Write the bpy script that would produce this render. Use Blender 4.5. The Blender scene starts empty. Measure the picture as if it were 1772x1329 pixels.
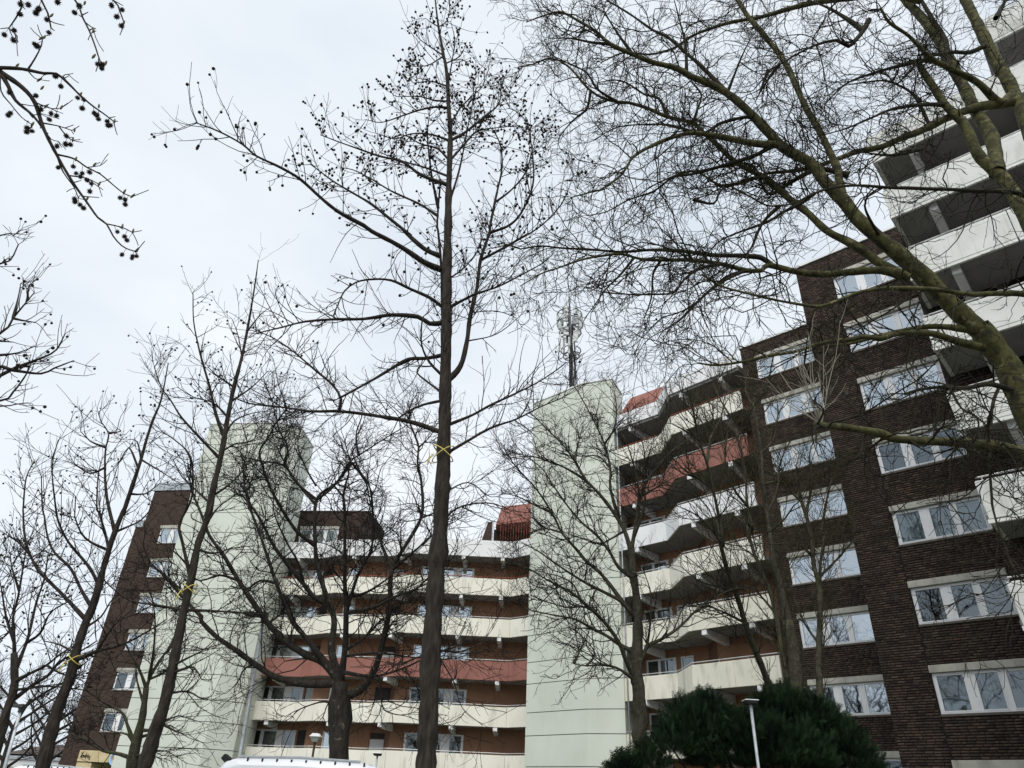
import bpy, math, random
import numpy as np
rnd = random.Random(7)
rng = np.random.default_rng(11)
C = bpy.context.scene.collection
SC = bpy.context.scene
R2 = math.radians

# ---------------------------------------------------------------- camera
PW, PH, PF = 1772.0, 1329.0, 1228.0          # photograph size and focal length in its pixels
CX, CY = PW/2, PH/2
_up = np.array([978-CX, CY+1380, -PF]); _up /= np.linalg.norm(_up)
_fw = np.array([0, 0, -1.0]); _Y = _fw-_fw.dot(_up)*_up; _Y /= np.linalg.norm(_Y)
ROT = np.stack([np.cross(_Y, _up), _Y, _up])   # camera axes -> world
EYE = np.array([0, 0, 1.6])
cam_d = bpy.data.cameras.new('camera'); cam = bpy.data.objects.new('camera', cam_d); C.objects.link(cam)
cam_d.sensor_fit = 'HORIZONTAL'; cam_d.sensor_width = 36; cam_d.lens = PF/PW*36
cam_d.clip_end = 2000; cam_d.clip_start = 0.05
import mathutils
_m = mathutils.Matrix([list(r) for r in ROT]).to_4x4(); _m.translation = EYE.tolist(); cam.matrix_world = _m
SC.camera = cam

# ---------------------------------------------------------------- overcast sky, weak wide sun, exposure
SUN_EL, SUN_AZ = R2(50), R2(190)              # azimuth clockwise from +Y: behind the camera, to the left
world = bpy.data.worlds.new('World'); SC.world = world; world.use_nodes = True
nt = world.node_tree; nt.nodes.clear()
def wn(t, **k):
    n = nt.nodes.new(t)
    for a, b in k.items(): setattr(n, a, b)
    return n
wo = wn('ShaderNodeOutputWorld'); bg = wn('ShaderNodeBackground'); sky = wn('ShaderNodeTexSky')
sky.sky_type = 'NISHITA'; sky.sun_disc = False; sky.sun_elevation = SUN_EL; sky.sun_rotation = SUN_AZ
tc = wn('ShaderNodeTexCoord'); mp = wn('ShaderNodeMapping'); mp.inputs['Scale'].default_value = (1.0, 1.0, 2.1)
nz = wn('ShaderNodeTexNoise'); nz.inputs['Scale'].default_value = 1.7; nz.inputs['Detail'].default_value = 5; nz.inputs['Roughness'].default_value = .5
nz.inputs['Distortion'].default_value = .25
rp = wn('ShaderNodeValToRGB')
rp.color_ramp.elements[0].position = .30; rp.color_ramp.elements[0].color = (.50, .56, .625, 1)
rp.color_ramp.elements[1].position = .66; rp.color_ramp.elements[1].color = (.675, .705, .735, 1)
sc_ = wn('ShaderNodeVectorMath'); sc_.operation = 'SCALE'; sc_.inputs['Scale'].default_value = .1
mx = wn('ShaderNodeMix', data_type='RGBA'); mx.inputs['Factor'].default_value = .93
L = nt.links.new
L(tc.outputs['Generated'], mp.inputs['Vector']); L(mp.outputs[0], nz.inputs['Vector']); L(nz.outputs['Fac'], rp.inputs['Fac'])
L(sky.outputs[0], sc_.inputs[0]); L(sc_.outputs[0], mx.inputs['A']); L(rp.outputs[0], mx.inputs['B'])
L(mx.outputs['Result'], bg.inputs['Color']); L(bg.outputs[0], wo.inputs[0]); bg.inputs['Strength'].default_value = 1.0
sd = bpy.data.lights.new('sun', 'SUN'); sd.energy = 1.5; sd.angle = R2(45); sd.color = (1, .975, .94)
sun = bpy.data.objects.new('sun', sd); C.objects.link(sun)
_sdir = mathutils.Vector((-math.sin(SUN_AZ)*math.cos(SUN_EL), -math.cos(SUN_AZ)*math.cos(SUN_EL), -math.sin(SUN_EL)))
sun.rotation_euler = _sdir.to_track_quat('-Z', 'Y').to_euler(); sun.location = (-20, -40, 50)
SC.view_settings.view_transform = 'Standard'; SC.view_settings.look = 'None'; SC.view_settings.gamma = 1
SC.view_settings.use_curve_mapping = False
SC.view_settings.exposure = 0.55
try: SC.cycles.use_adaptive_sampling = True
except Exception: pass
SC.cycles.max_bounces = 4; SC.cycles.diffuse_bounces = 3; SC.cycles.glossy_bounces = 2; SC.cycles.transparent_max_bounces = 6

# ---------------------------------------------------------------- measuring helpers
def ray(px, py):
    d = ROT @ np.array([px-CX, CY-py, -PF]); return d/np.linalg.norm(d)
def atY(px, py, Y):
    d = ray(px, py); return EYE+d*(Y/d[1])
def atZ(px, py, z):
    d = ray(px, py); return EYE+d*((z-1.6)/d[2])

# ---------------------------------------------------------------- materials
MATS = {}
def mat(name, c1, c2=None, scale=3.0, rough=.8, bump=0.0, bscale=None, spec=.3, detail=5, stretch=(1, 1, 1), lo=.35, hi=.65,
        metal=0.0, stain=None, per_object=0.0, cell=None):
    m = bpy.data.materials.new(name); m.use_nodes = True; t = m.node_tree; n = t.nodes; k = t.links.new
    b = n['Principled BSDF']; b.inputs['Roughness'].default_value = rough; b.inputs['Metallic'].default_value = metal
    b.inputs['Specular IOR Level'].default_value = spec
    co = n.new('ShaderNodeTexCoord'); mp_ = n.new('ShaderNodeMapping'); mp_.inputs['Scale'].default_value = stretch
    k(co.outputs['Object'], mp_.inputs['Vector'])
    c2 = c2 or c1
    nz_ = n.new('ShaderNodeTexNoise'); nz_.inputs['Scale'].default_value = scale; nz_.inputs['Detail'].default_value = detail
    k(mp_.outputs[0], nz_.inputs['Vector'])
    r = n.new('ShaderNodeValToRGB'); e = r.color_ramp.elements
    e[0].position = lo; e[0].color = (*c1, 1); e[1].position = hi; e[1].color = (*c2, 1)
    k(nz_.outputs['Fac'], r.inputs['Fac']); col = r.outputs[0]
    def mixin(fac, color, src):
        x = n.new('ShaderNodeMix'); x.data_type = 'RGBA'; k(src, x.inputs['A']); x.inputs['B'].default_value = (*color, 1)
        if isinstance(fac, float): x.inputs['Factor'].default_value = fac
        else: k(fac, x.inputs['Factor'])
        return x.outputs['Result']
    for st in (stain or []):
        colr, ssc, sstr, slo, shi, amt = st
        m2 = n.new('ShaderNodeMapping'); m2.inputs['Scale'].default_value = sstr; k(co.outputs['Object'], m2.inputs['Vector'])
        q = n.new('ShaderNodeTexNoise'); q.inputs['Scale'].default_value = ssc; q.inputs['Detail'].default_value = 4; k(m2.outputs[0], q.inputs['Vector'])
        mr = n.new('ShaderNodeMapRange'); mr.inputs['From Min'].default_value = slo; mr.inputs['From Max'].default_value = shi
        mr.inputs['To Max'].default_value = amt; k(q.outputs['Fac'], mr.inputs['Value'])
        col = mixin(mr.outputs[0], colr, col)
    if cell:                                            # value jitter piece by piece (attribute written on the mesh)
        at = n.new('ShaderNodeAttribute'); at.attribute_name = 'tone'
        mm = n.new('ShaderNodeMix'); mm.data_type = 'RGBA'; mm.blend_type = 'MULTIPLY'; mm.inputs['Factor'].default_value = 1
        k(col, mm.inputs['A']); k(at.outputs['Color'], mm.inputs['B']); col = mm.outputs['Result']
    k(col, b.inputs['Base Color'])
    if bump:
        bn = n.new('ShaderNodeTexNoise'); bn.inputs['Scale'].default_value = bscale or scale*4; bn.inputs['Detail'].default_value = 6
        k(mp_.outputs[0], bn.inputs['Vector'])
        bp = n.new('ShaderNodeBump'); bp.inputs['Strength'].default_value = bump; bp.inputs['Distance'].default_value = .02
        k(bn.outputs['Fac'], bp.inputs['Height']); k(bp.outputs[0], b.inputs['Normal'])
    MATS[name] = m; return m
def glass(name, tint, refl, rough=.02):
    m = bpy.data.materials.new(name); m.use_nodes = True; t = m.node_tree; n = t.nodes; k = t.links.new; n.clear()
    o = n.new('ShaderNodeOutputMaterial'); g = n.new('ShaderNodeBsdfGlossy'); g.inputs['Roughness'].default_value = rough
    g.inputs['Color'].default_value = (*tint, 1); tr = n.new('ShaderNodeBsdfTransparent'); tr.inputs['Color'].default_value = (.62, .68, .68, 1)
    mxs = n.new('ShaderNodeMixShader'); lw = n.new('ShaderNodeLayerWeight'); lw.inputs['Blend'].default_value = .35
    mr = n.new('ShaderNodeMapRange'); mr.inputs['To Min'].default_value = refl; mr.inputs['To Max'].default_value = min(1, refl+.5)
    k(lw.outputs['Fresnel'], mr.inputs['Value']); k(mr.outputs[0], mxs.inputs['Fac'])
    nzb = n.new('ShaderNodeTexNoise'); nzb.inputs['Scale'].default_value = .9; cob = n.new('ShaderNodeTexCoord'); k(cob.outputs['Object'], nzb.inputs['Vector'])
    bpb = n.new('ShaderNodeBump'); bpb.inputs['Strength'].default_value = .12; bpb.inputs['Distance'].default_value = .03
    k(nzb.outputs['Fac'], bpb.inputs['Height']); k(bpb.outputs[0], g.inputs['Normal'])
    k(tr.outputs[0], mxs.inputs[1]); k(g.outputs[0], mxs.inputs[2]); k(mxs.outputs[0], o.inputs[0])
    MATS[name] = m; return m
DIRT = ((.30, .29, .22), 1.6, (1.3, 1.3, .35), .55, .80, .55)
ALG = ((.22, .22, .13), 5.0, (1, 1, .18), .60, .85, .40)
mat('ground', (.10, .10, .09), (.16, .15, .13), 1.2, .9, .4)
mat('grass', (.03, .05, .015), (.07, .09, .03), 4, .95, .6)
mat('cream', (.80, .775, .665), (.86, .835, .735), .8, .75, .12, 30, stain=[DIRT, ALG])
mat('cream_old', (.74, .715, .60), (.82, .79, .675), .8, .8, .15, 25, stain=[DIRT, ALG, ((.16, .16, .09), 2.2, (1, 1, .5), .60, .78, .5)])
mat('red_paint', (.27, .115, .09), (.33, .145, .115), .8, .7, .1, 30, stain=[((.16, .06, .045), 1.6, (1, 1, .4), .55, .8, .5)])
mat('white_panel', (.78, .79, .79), (.86, .86, .85), .8, .7, .08, 30, stain=[((.48, .48, .44), 2.0, (1, 1, .4), .56, .8, .5)])
mat('concrete_white', (.66, .67, .62), (.78, .78, .73), 1.2, .85, .2, 18, stain=[DIRT, ALG, ((.30, .30, .25), 7.0, (1, 1, .08), .58, .85, .45)])
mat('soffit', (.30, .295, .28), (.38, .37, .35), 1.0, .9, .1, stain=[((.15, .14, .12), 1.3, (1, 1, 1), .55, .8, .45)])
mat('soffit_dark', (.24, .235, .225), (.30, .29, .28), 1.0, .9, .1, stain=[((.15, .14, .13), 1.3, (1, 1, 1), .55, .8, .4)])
mat('terracotta', (.30, .165, .10), (.36, .20, .125), .9, .9, .2, 40, stain=[((.19, .10, .06), 1.1, (1, 1, .5), .55, .8, .5)])
mat('brown_wall', (.15, .08, .055), (.19, .105, .07), .9, .9, .2, 40)
mat('green_wall', (.60, .635, .55), (.655, .69, .605), .5, .85, .10, 60, stain=[((.50, .53, .45), .7, (1, 1, .25), .5, .8, .55), ((.36, .38, .30), 4.0, (1, 1, .10), .62, .85, .25)])
mat('joint_dark', (.16, .17, .14), (.22, .23, .19), 3, .9)
mat('brick', (.052, .034, .026), (.088, .060, .045), 2.2, .85, .5, 60, cell=True, stain=[((.11, .08, .065), 9.0, (1, 1, 1), .55, .8, .45)])
mat('mortar', (.012, .010, .009), (.022, .018, .016), 8, .95, .4, 60)
mat('far_brick', (.038, .025, .019), (.066, .044, .034), 3.2, .9, .4, 12, stretch=(1, 1, 3.2))
mat('sill_dark', (.10, .085, .07), (.14, .12, .10), 6, .8, .2)
mat('lintel', (.40, .39, .34), (.50, .49, .43), 3, .9, .4, 40, stain=[((.16, .15, .12), 3.0, (1, 1, .25), .52, .8, .6)])
mat('pvc', (.82, .83, .84), (.86, .87, .87), 3, .35, spec=.5)
mat('unlit_room', (.02, .02, .02), (.035, .033, .03), 1, .9)  # near-black: the darkness of unlit interiors is put into the colour
mat('curtain', (.62, .64, .63), (.74, .75, .74), 6, .9, stretch=(9, 9, .3))
mat('blind', (.55, .60, .62), (.62, .66, .67), 6, .8)
mat('door_white', (.62, .63, .62), (.70, .71, .70), 2, .6)
mat('door_dark', (.03, .025, .022), (.045, .04, .035), 2, .6)
mat('rail_steel', (.50, .50, .49), (.60, .60, .58), 6, .45, metal=.3)
mat('rail_red', (.30, .08, .05), (.36, .10, .06), 6, .6)
mat('galvanised', (.42, .45, .47), (.54, .57, .58), 7, .5, metal=.35, stain=[((.30, .32, .33), 12, (1, 1, 1), .5, .7, .5)])
mat('lamp_brown', (.05, .03, .02), (.07, .045, .03), 5, .6)
mat('lamp_white', (.70, .71, .70), (.78, .78, .77), 5, .5)
mat('lamp_dark', (.03, .03, .03), (.05, .05, .05), 5, .5)
mat('van_paint', (.78, .80, .83), (.81, .83, .85), 1, .25, spec=.5)
mat('rubber', (.015, .015, .015), (.025, .025, .025), 5, .7)
mat('antenna_panel', (.55, .57, .55), (.66, .68, .66), 5, .5)
mat('antenna_steel', (.15, .16, .16), (.28, .29, .29), 9, .5, metal=.3)
mat('zinc', (.34, .37, .39), (.46, .49, .51), 4, .5, metal=.3)
mat('canopy_beige', (.52, .43, .24), (.62, .52, .31), 2, .85, .2, 30, stain=[((.30, .24, .14), 4, (1, 1, .4), .55, .8, .5)])
mat('paint_black', (.012, .012, .014))
mat('sign_blue', (.30, .55, .85), (.34, .60, .88), 3, .4)
mat('strap_yellow', (.62, .50, .10), (.72, .60, .18), 20, .7)
mat('far_roof', (.06, .05, .045), (.10, .085, .075), 3, .9)
mat('far_wall', (.66, .67, .66), (.74, .74, .73), .6, .8)
BK = dict(bump=.9, stretch=(1, 1, .22))
mat('bark_gum', (.016, .013, .010), (.046, .039, .030), 16, .95, bscale=38, **BK)
mat('bark_oak', (.015, .0125, .010), (.038, .032, .024), 12, .95, bscale=26, bump=.9, stretch=(1, 1, .3), stain=[((.16, .16, .11), 7, (1, 1, 1), .62, .72, .65)])
mat('bark_maple', (.032, .030, .021), (.066, .060, .042), 10, .95, bscale=26, bump=.7, stain=[((.17, .17, .12), 9, (1, 1, 1), .60, .72, .6), ((.07, .08, .028), 1.2, (1, 1, 1), .5, .7, .5)])
mat('bark_plane', (.038, .038, .012), (.080, .076, .026), 7, .9, bscale=22, bump=.5, lo=.42, hi=.58, stain=[((.17, .155, .08), 9.0, (1, 1, 1), .62, .66, .75), ((.022, .018, .011), 8.0, (1, 1, 1), .56, .62, .8)])
mat('twig_dark', (.010, .0085, .0065), (.020, .017, .013), 9, .95)
mat('twig_plane', (.013, .012, .006), (.028, .025, .012), 6, .95)
mat('twig_green', (.026, .024, .012), (.050, .046, .022), 6, .95)
mat('twig_pale', (.20, .19, .15), (.28, .26, .21), 6, .95)
mat('seed_ball', (.018, .013, .010), (.035, .026, .018), 30, .95)
mat('bud', (.11, .10, .045), (.16, .14, .07), 30, .8)
mat('yew', (.006, .016, .007), (.022, .045, .017), 1.6, .75, spec=.2, cell=True)
glass('glass_pale', (.90, .95, 1.0), .42)
glass('glass_dark', (.78, .84, .90), .11)

# ---------------------------------------------------------------- mesh helpers
def tag(o, label, cat, group=None, kind=None):
    if label: o['label'] = label
    if cat: o['category'] = cat
    if group: o['group'] = group
    if kind: o['kind'] = kind
    return o
def empty(name, loc=(0, 0, 0), label=None, cat=None, group=None):
    o = bpy.data.objects.new(name, None); o.location = loc; o.empty_display_size = .3; C.objects.link(o)
    return tag(o, label, cat, group)
def link(name, me, mat_, parent=None):
    if mat_ is not None:
        me.materials.clear(); me.materials.append(MATS[mat_])
    o = bpy.data.objects.new(name, me); C.objects.link(o)
    if parent is not None:
        o.parent = parent
        p = parent; off = mathutils.Vector((0, 0, 0))
        while p is not None: off += p.location; p = p.parent
        o.location = -off                                   # vertices stay in world coordinates
    return o
def np_mesh(name, V, F, smooth=False, tone=None):
    V = np.asarray(V, np.float32); F = np.asarray(F, np.int32); k = F.shape[1]
    me = bpy.data.meshes.new(name); me.vertices.add(len(V)); me.vertices.foreach_set('co', V.ravel())
    me.loops.add(F.size); me.loops.foreach_set('vertex_index', F.ravel())
    me.polygons.add(len(F)); me.polygons.foreach_set('loop_start', np.arange(0, F.size, k, dtype=np.int32))
    me.polygons.foreach_set('loop_total', np.full(len(F), k, np.int32))
    if smooth: me.polygons.foreach_set('use_smooth', np.ones(len(F), bool))
    if tone is not None:
        a = me.color_attributes.new('tone', 'FLOAT_COLOR', 'POINT'); t = np.ones((len(V), 4), np.float32); t[:, :3] = np.asarray(tone, np.float32).reshape(len(V), -1)
        a.data.foreach_set('color', t.ravel())
    me.update(); me.validate(); return me
class MB:
    def __init__(s): s.v = []; s.f = []
    def hexa(s, c):                                         # 8 corners: bottom loop then top loop
        i = len(s.v); s.v += [tuple(p) for p in c]
        for q in ((0, 3, 2, 1), (4, 5, 6, 7), (0, 1, 5, 4), (1, 2, 6, 5), (2, 3, 7, 6), (3, 0, 4, 7)): s.f.append(tuple(i+a for a in q))
        return s
    def box(s, x0, x1, y0, y1, z0, z1):
        return s.hexa([(x0, y0, z0), (x1, y0, z0), (x1, y1, z0), (x0, y1, z0), (x0, y0, z1), (x1, y0, z1), (x1, y1, z1), (x0, y1, z1)])
    def prism(s, pts, z0, z1):
        i = len(s.v); n = len(pts); s.v += [(p[0], p[1], z0) for p in pts]+[(p[0], p[1], z1) for p in pts]
        s.f.append(tuple(range(i+n-1, i-1, -1))); s.f.append(tuple(range(i+n, i+2*n)))
        for a in range(n): b = (a+1) % n; s.f.append((i+a, i+b, i+n+b, i+n+a))
        return s
    def tube(s, pts, rad, sides=6, cap=True):
        V, F = tubes(np.array([pts], float), np.array([np.broadcast_to(rad, len(pts))], float), sides)
        i = len(s.v); s.v += [tuple(p) for p in V]; s.f += [tuple(i+a for a in q) for q in F]
        if cap:
            n = len(pts); s.f.append(tuple(i+a for a in range(sides-1, -1, -1))); s.f.append(tuple(i+(n-1)*sides+a for a in range(sides)))
        return s
    def build(s, name, mat_, parent=None, smooth=False, bevel=0):
        me = bpy.data.meshes.new(name); me.from_pydata(s.v, [], s.f); me.update()
        if smooth: me.polygons.foreach_set('use_smooth', np.ones(len(me.polygons), bool))
        o = link(name, me, mat_, parent)
        if bevel:
            b = o.modifiers.new('bevel', 'BEVEL'); b.width = bevel; b.segments = 2; b.limit_method = 'ANGLE'
        return o
def tubes(P, Rr, S):
    """P (N,K,3), Rr (N,K): N tapered tubes of S sides."""
    N, K, _ = P.shape
    T = np.empty_like(P); T[:, 1:-1] = P[:, 2:]-P[:, :-2]; T[:, 0] = P[:, 1]-P[:, 0]; T[:, -1] = P[:, -1]-P[:, -2]
    T /= np.linalg.norm(T, axis=2, keepdims=True)+1e-9
    mean = P[:, -1]-P[:, 0]; ref = np.zeros((N, 3)); ref[np.arange(N), np.argmin(np.abs(mean), axis=1)] = 1
    A = np.cross(T, ref[:, None, :]); A /= np.linalg.norm(A, axis=2, keepdims=True)+1e-9; B = np.cross(T, A)
    an = np.arange(S)*2*math.pi/S
    V = P[:, :, None, :]+Rr[:, :, None, None]*(np.cos(an)[None, None, :, None]*A[:, :, None, :]+np.sin(an)[None, None, :, None]*B[:, :, None, :])
    base = (np.arange(N)*K*S)[:, None, None]+(np.arange(K-1)*S)[None, :, None]+np.arange(S)[None, None, :]
    nx = (np.arange(N)*K*S)[:, None, None]+(np.arange(K-1)*S)[None, :, None]+((np.arange(S)+1) % S)[None, None, :]
    F = np.stack([base, nx, nx+S, base+S], axis=-1).reshape(-1, 4)
    return V.reshape(-1, 3), F
class Fr:
    """a vertical wall plane: origin, direction along it, outward normal (towards the camera side)"""
    def __init__(s, o, u):
        s.o = np.array(o, float)[:2]; u = np.array(u, float)[:2]; s.u = u/np.linalg.norm(u)
        n = np.array([s.u[1], -s.u[0]]); s.n = n if n.dot(-s.o) > 0 else -n
    def p(s, a, z, d=0): q = s.o+s.u*a+s.n*d; return (q[0], q[1], z)
    def box(s, mb, a0, a1, z0, z1, d0, d1):
        c = [s.p(a0, z0, d1), s.p(a1, z0, d1), s.p(a1, z0, d0), s.p(a0, z0, d0), s.p(a0, z1, d1), s.p(a1, z1, d1), s.p(a1, z1, d0), s.p(a0, z1, d0)]
        return mb.hexa(c)
    def at_az(s, az):                                       # where the sight line of this azimuth meets the plane
        d = np.array([math.sin(R2(az)), math.cos(R2(az))]); M = np.array([[s.u[0], -d[0]], [s.u[1], -d[1]]])
        return float(np.linalg.solve(M, -s.o)[0])
def az_px(px, py):
    d = ray(px, py); return math.degrees(math.atan2(d[0], d[1]))
def holed_wall(mb, fr, s0, s1, z0, z1, holes, d0, d1):
    zs = sorted({z0, z1, *[min(max(h[2], z0), z1) for h in holes], *[min(max(h[3], z0), z1) for h in holes]})
    for a, b in zip(zs, zs[1:]):
        if b-a < 1e-4: continue
        cut = sorted((h[0], h[1]) for h in holes if h[2] < (a+b)/2 < h[3]); x = s0
        for c0, c1 in cut:
            if c0 > x: fr.box(mb, x, min(c0, s1), a, b, d0, d1)
            x = max(x, c1)
        if x < s1: fr.box(mb, x, s1, a, b, d0, d1)

# window: frame (part) with panes, curtains and sill as its sub-parts
def window(parent, fr, s0, s1, z0, z1, panes, d=0.0, glaz='glass_pale', cur='c', fw=.055, sill=True, frame='pvc', deep=.25, label=None, mull=None):
    """panes: list of (start, end) fractions of the width"""
    m = MB(); w = s1-s0; T = .07
    fr.box(m, s0, s1, z1-fw, z1, d-T, d); fr.box(m, s0, s1, z0, z0+fw, d-T, d)
    edges = [0.0]+[e for p in panes for e in p]+[1.0]
    for i in range(0, len(edges), 2):
        a, b = s0+edges[i]*w, s0+edges[i+1]*w
        if b-a < .004: b = a+.05
        fr.box(m, a, b, z0+fw, z1-fw, d-T-.004, d-.003)
        if b-a > .16: fr.box(m, a+.05, b-.05, z0+fw, z1-fw, d-.004, d+.012)
    # sash rims, a little proud of the outer frame
    for (a, b) in panes:
        a, b = s0+a*w, s0+b*w; q = .035
        fr.box(m, a, b, z1-fw-q, z1-fw, d-.05, d+.012); fr.box(m, a, b, z0+fw, z0+fw+q, d-.05, d+.012)
        fr.box(m, a, a+q, z0+fw+q, z1-fw-q, d-.05, d+.012); fr.box(m, b-q, b, z0+fw+q, z1-fw-q, d-.05, d+.012)
    o = m.build('window', frame, parent)
    if label: o['label'] = label
    for i, (a, b) in enumerate(panes):
        a, b = s0+a*w+.03, s0+b*w-.03
        g = MB(); g.hexa([fr.p(a, z0+fw+.03, d-.030), fr.p(b, z0+fw+.03, d-.030), fr.p(b, z0+fw+.03, d-.034), fr.p(a, z0+fw+.03, d-.034),
                          fr.p(a, z1-fw-.03, d-.030), fr.p(b, z1-fw-.03, d-.030), fr.p(b, z1-fw-.03, d-.034), fr.p(a, z1-fw-.03, d-.034)])
        g.build('pane', glaz, o)
        kd = cur[i % len(cur)]
        if kd in 'clfhsp':
            n = max(6, int((b-a)/.05)); a0, a1 = a+.01, b-.01; zt, zb = z1-fw, z0+fw
            if kd == 'h': zt = z0+(z1-z0)*.42
            if kd == 's': a0 = a+(b-a)*.15; a1 = a0+(b-a)*.38
            if kd == 'p': a1 = a0+(b-a)*.55
            if kd == 'f': zb = z0+(z1-z0)*.4
            V = []; F = []
            for j in range(n+1):
                t = j/n; q = a0+(a1-a0)*t; dd = d-.15+.022*math.sin(j*2.1)+.008*rnd.uniform(-1, 1)
                lo = zb+(.10*abs(math.sin(t*math.pi*2)) if kd == 'f' else 0)
                V += [fr.p(q, lo, dd), fr.p(q, zt, dd)]
                if j: F.append((2*j-2, 2*j, 2*j+1, 2*j-1))
            cm = bpy.data.meshes.new('curtain'); cm.from_pydata(V, [], F); cm.update(); cm.polygons.foreach_set('use_smooth', np.ones(len(F), bool))
            link('curtain', cm, 'curtain', o)
        elif kd == 'b':
            bm_ = MB(); k = int((z1-z0)/.09)
            for j in range(k):
                zz = z1-fw-.02-j*.085
                if zz-.07 > z0+fw: fr.box(bm_, a+.01, b-.01, zz-.072, zz, d-.12, d-.10)
            bm_.build('blind', 'blind', o)
    if sill:
        q = MB(); fr.box(q, s0-.01, s1+.01, z0-.075, z0-.004, d-.05, .045); q.build('sill', 'sill_dark', o)
    return o

# bricks: running bond proud of the mortar; the nearest 300 are objects of their own
def bricks(parent, fr, s0, s1, z0, z1, holes, seed, z_best, joint_s=None, single=300):
    r = np.random.default_rng(seed); H, Lb = .0833, .25; rows = int((z1-z0)/H); cells = []
    for j in range(rows):
        za = z0+j*H+.013; zb = z0+(j+1)*H-.009; a = s0-(0, .125, .0625, .19)[j % 4]-r.uniform(0, .02)
        while a < s1:
            ln = Lb+r.normal(0, .006) if r.random() > .12 else .125+r.normal(0, .005)
            x0, x1 = max(a+.006, s0), min(a+ln-.007, s1); a += ln
            if joint_s is not None and x0 < joint_s < x1:
                if joint_s-x0 > x1-joint_s: x1 = joint_s-.015
                else: x0 = joint_s+.015
            if x1-x0 < .04: continue
            cut = False
            for h in holes:
                if za < h[3]-.001 and zb > h[2]+.001 and x0 < h[1] and x1 > h[0]:
                    if zb > h[3]+.05 or za < h[2]-.05: pass
                    if x0 < h[0]-.04: x1 = h[0]-.003
                    elif x1 > h[1]+.04: x0 = h[1]+.003
                    else: cut = True
                    if x1-x0 < .03: cut = True
            if cut: continue
            cells.append((x0, x1, za+r.uniform(-.002, .003), zb+r.uniform(-.004, .002), .014+r.uniform(-.006, .009), float(np.clip(r.normal(1, .26), .45, 1.9)), r.uniform(-.003, .003)))
    order = sorted(range(len(cells)), key=lambda i: abs(cells[i][3]-z_best)+.35*abs((cells[i][0]+cells[i][1])/2-(s0+s1)/2))
    one = set(order[:single]); V = []; F = []; tone = []
    def corners(c):
        x0, x1, a, b, d, t, k = c; e = .007
        return [fr.p(x0, a, -.02), fr.p(x1, a, -.02), fr.p(x1, b, -.02), fr.p(x0, b, -.02),
                fr.p(x0+e, a+e+k, d), fr.p(x1-e, a+e-k, d), fr.p(x1-e, b-e-k, d+k), fr.p(x0+e, b-e+k, d+k)]
    FQ = [(4, 5, 6, 7), (0, 1, 5, 4), (1, 2, 6, 5), (2, 3, 7, 6), (3, 0, 4, 7)]
    for i, c in enumerate(cells):
        t = np.array([c[5], c[5]*(1+.04*math.sin(i*7.3)), c[5]*(1+.06*math.sin(i*3.1))])
        if i in one:
            me = np_mesh('brick', corners(c), FQ, tone=np.tile(t, (8, 1))); link('brick', me, 'brick', parent)
        else:
            b = len(V); V += corners(c); F += [tuple(b+q for q in f) for f in FQ]; tone += [t]*8
    o = link('bricks', np_mesh('bricks', V, F, tone=tone), 'brick', parent); o['kind'] = 'stuff'

# ================================================================ SETTING
g = MB(); g.box(-700, 700, -700, 700, -.4, 0)
tag(g.build('ground', 'ground'), None, None, kind='structure')
g = MB(); g.prism([(-14, 16.8), (-3, 16.6), (4, 16.0), (9.5, 15.0), (13.0, 13.5), (14.5, 20.5), (10, 30), (6, 38), (1, 44), (-15, 47)], .0, .06)
tag(g.build('lawn', 'grass'), None, None, kind='structure')

SH = 2.75                                      # storey height
UB = np.array([.736, -.677])                   # direction of the brick wing's walls (towards the near right)

# ---------------------------------------------------------------- brick wing: three stepped bays
P3 = [(.035, .315), (.405, .645), (.70, .965)]
def brick_bay(name, fr, s0, s1, z_top, lint0, nwin, w0, w1, label, seed, curtains, joint=None, roof_depth=9, glz=None, z_best=5.5):
    root = empty(name, (*fr.p(0, 0)[:2], 0), label, 'building')
    holes = []
    for k in range(nwin):
        zl = lint0+SH*k
        if zl < 1.2: continue
        holes.append((w0, w1, zl-1.47, zl))
    m = MB(); holed_wall(m, fr, s0, s1, -.2, z_top, holes, -.30, 0); m.build('wall', 'mortar', root)
    m = MB(); fr.box(m, s0+.02, s1-.02, -.2, z_top-.15, -roof_depth, -1.1); m.build('core', 'unlit_room', root)  # solid dark box behind the windows, standing in for shaded rooms
    m = MB(); fr.box(m, s0, s0+.3, -.2, z_top, -roof_depth, -.301); m.build('side_wall', 'far_brick', root)
    m = MB(); fr.box(m, s0-.05, s1, z_top+.002, z_top+.12, -roof_depth, .07); m.build('coping', 'zinc' if name == 'x' else 'white_panel', root)
    bricks(root, fr, s0+.003, s1, .2, z_top-.02, holes, seed, z_best, joint)
    for i, h in enumerate(holes):
        zl = h[3]
        q = MB(); q.hexa([fr.p(w0-.03, zl-.25, .075), fr.p(w1, zl-.25, .075), fr.p(w1, zl-.25, -.2), fr.p(w0-.03, zl-.25, -.2),
                          fr.p(w0-.03, zl-.012, .055), fr.p(w1, zl-.012, .055), fr.p(w1, zl-.012, -.2), fr.p(w0-.03, zl-.012, -.2)])
        q.build('lintel', 'lintel', root, bevel=.018)
        pn = [(max(.02, a+rnd.uniform(-.006, .006)), b) for a, b in P3]
        window(root, fr, w0, w1, zl-1.47, zl-.255, pn, d=-.045, glaz=(glz[i % len(glz)] if glz else 'glass_pale'), cur=curtains[i % len(curtains)])
    return root
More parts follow.
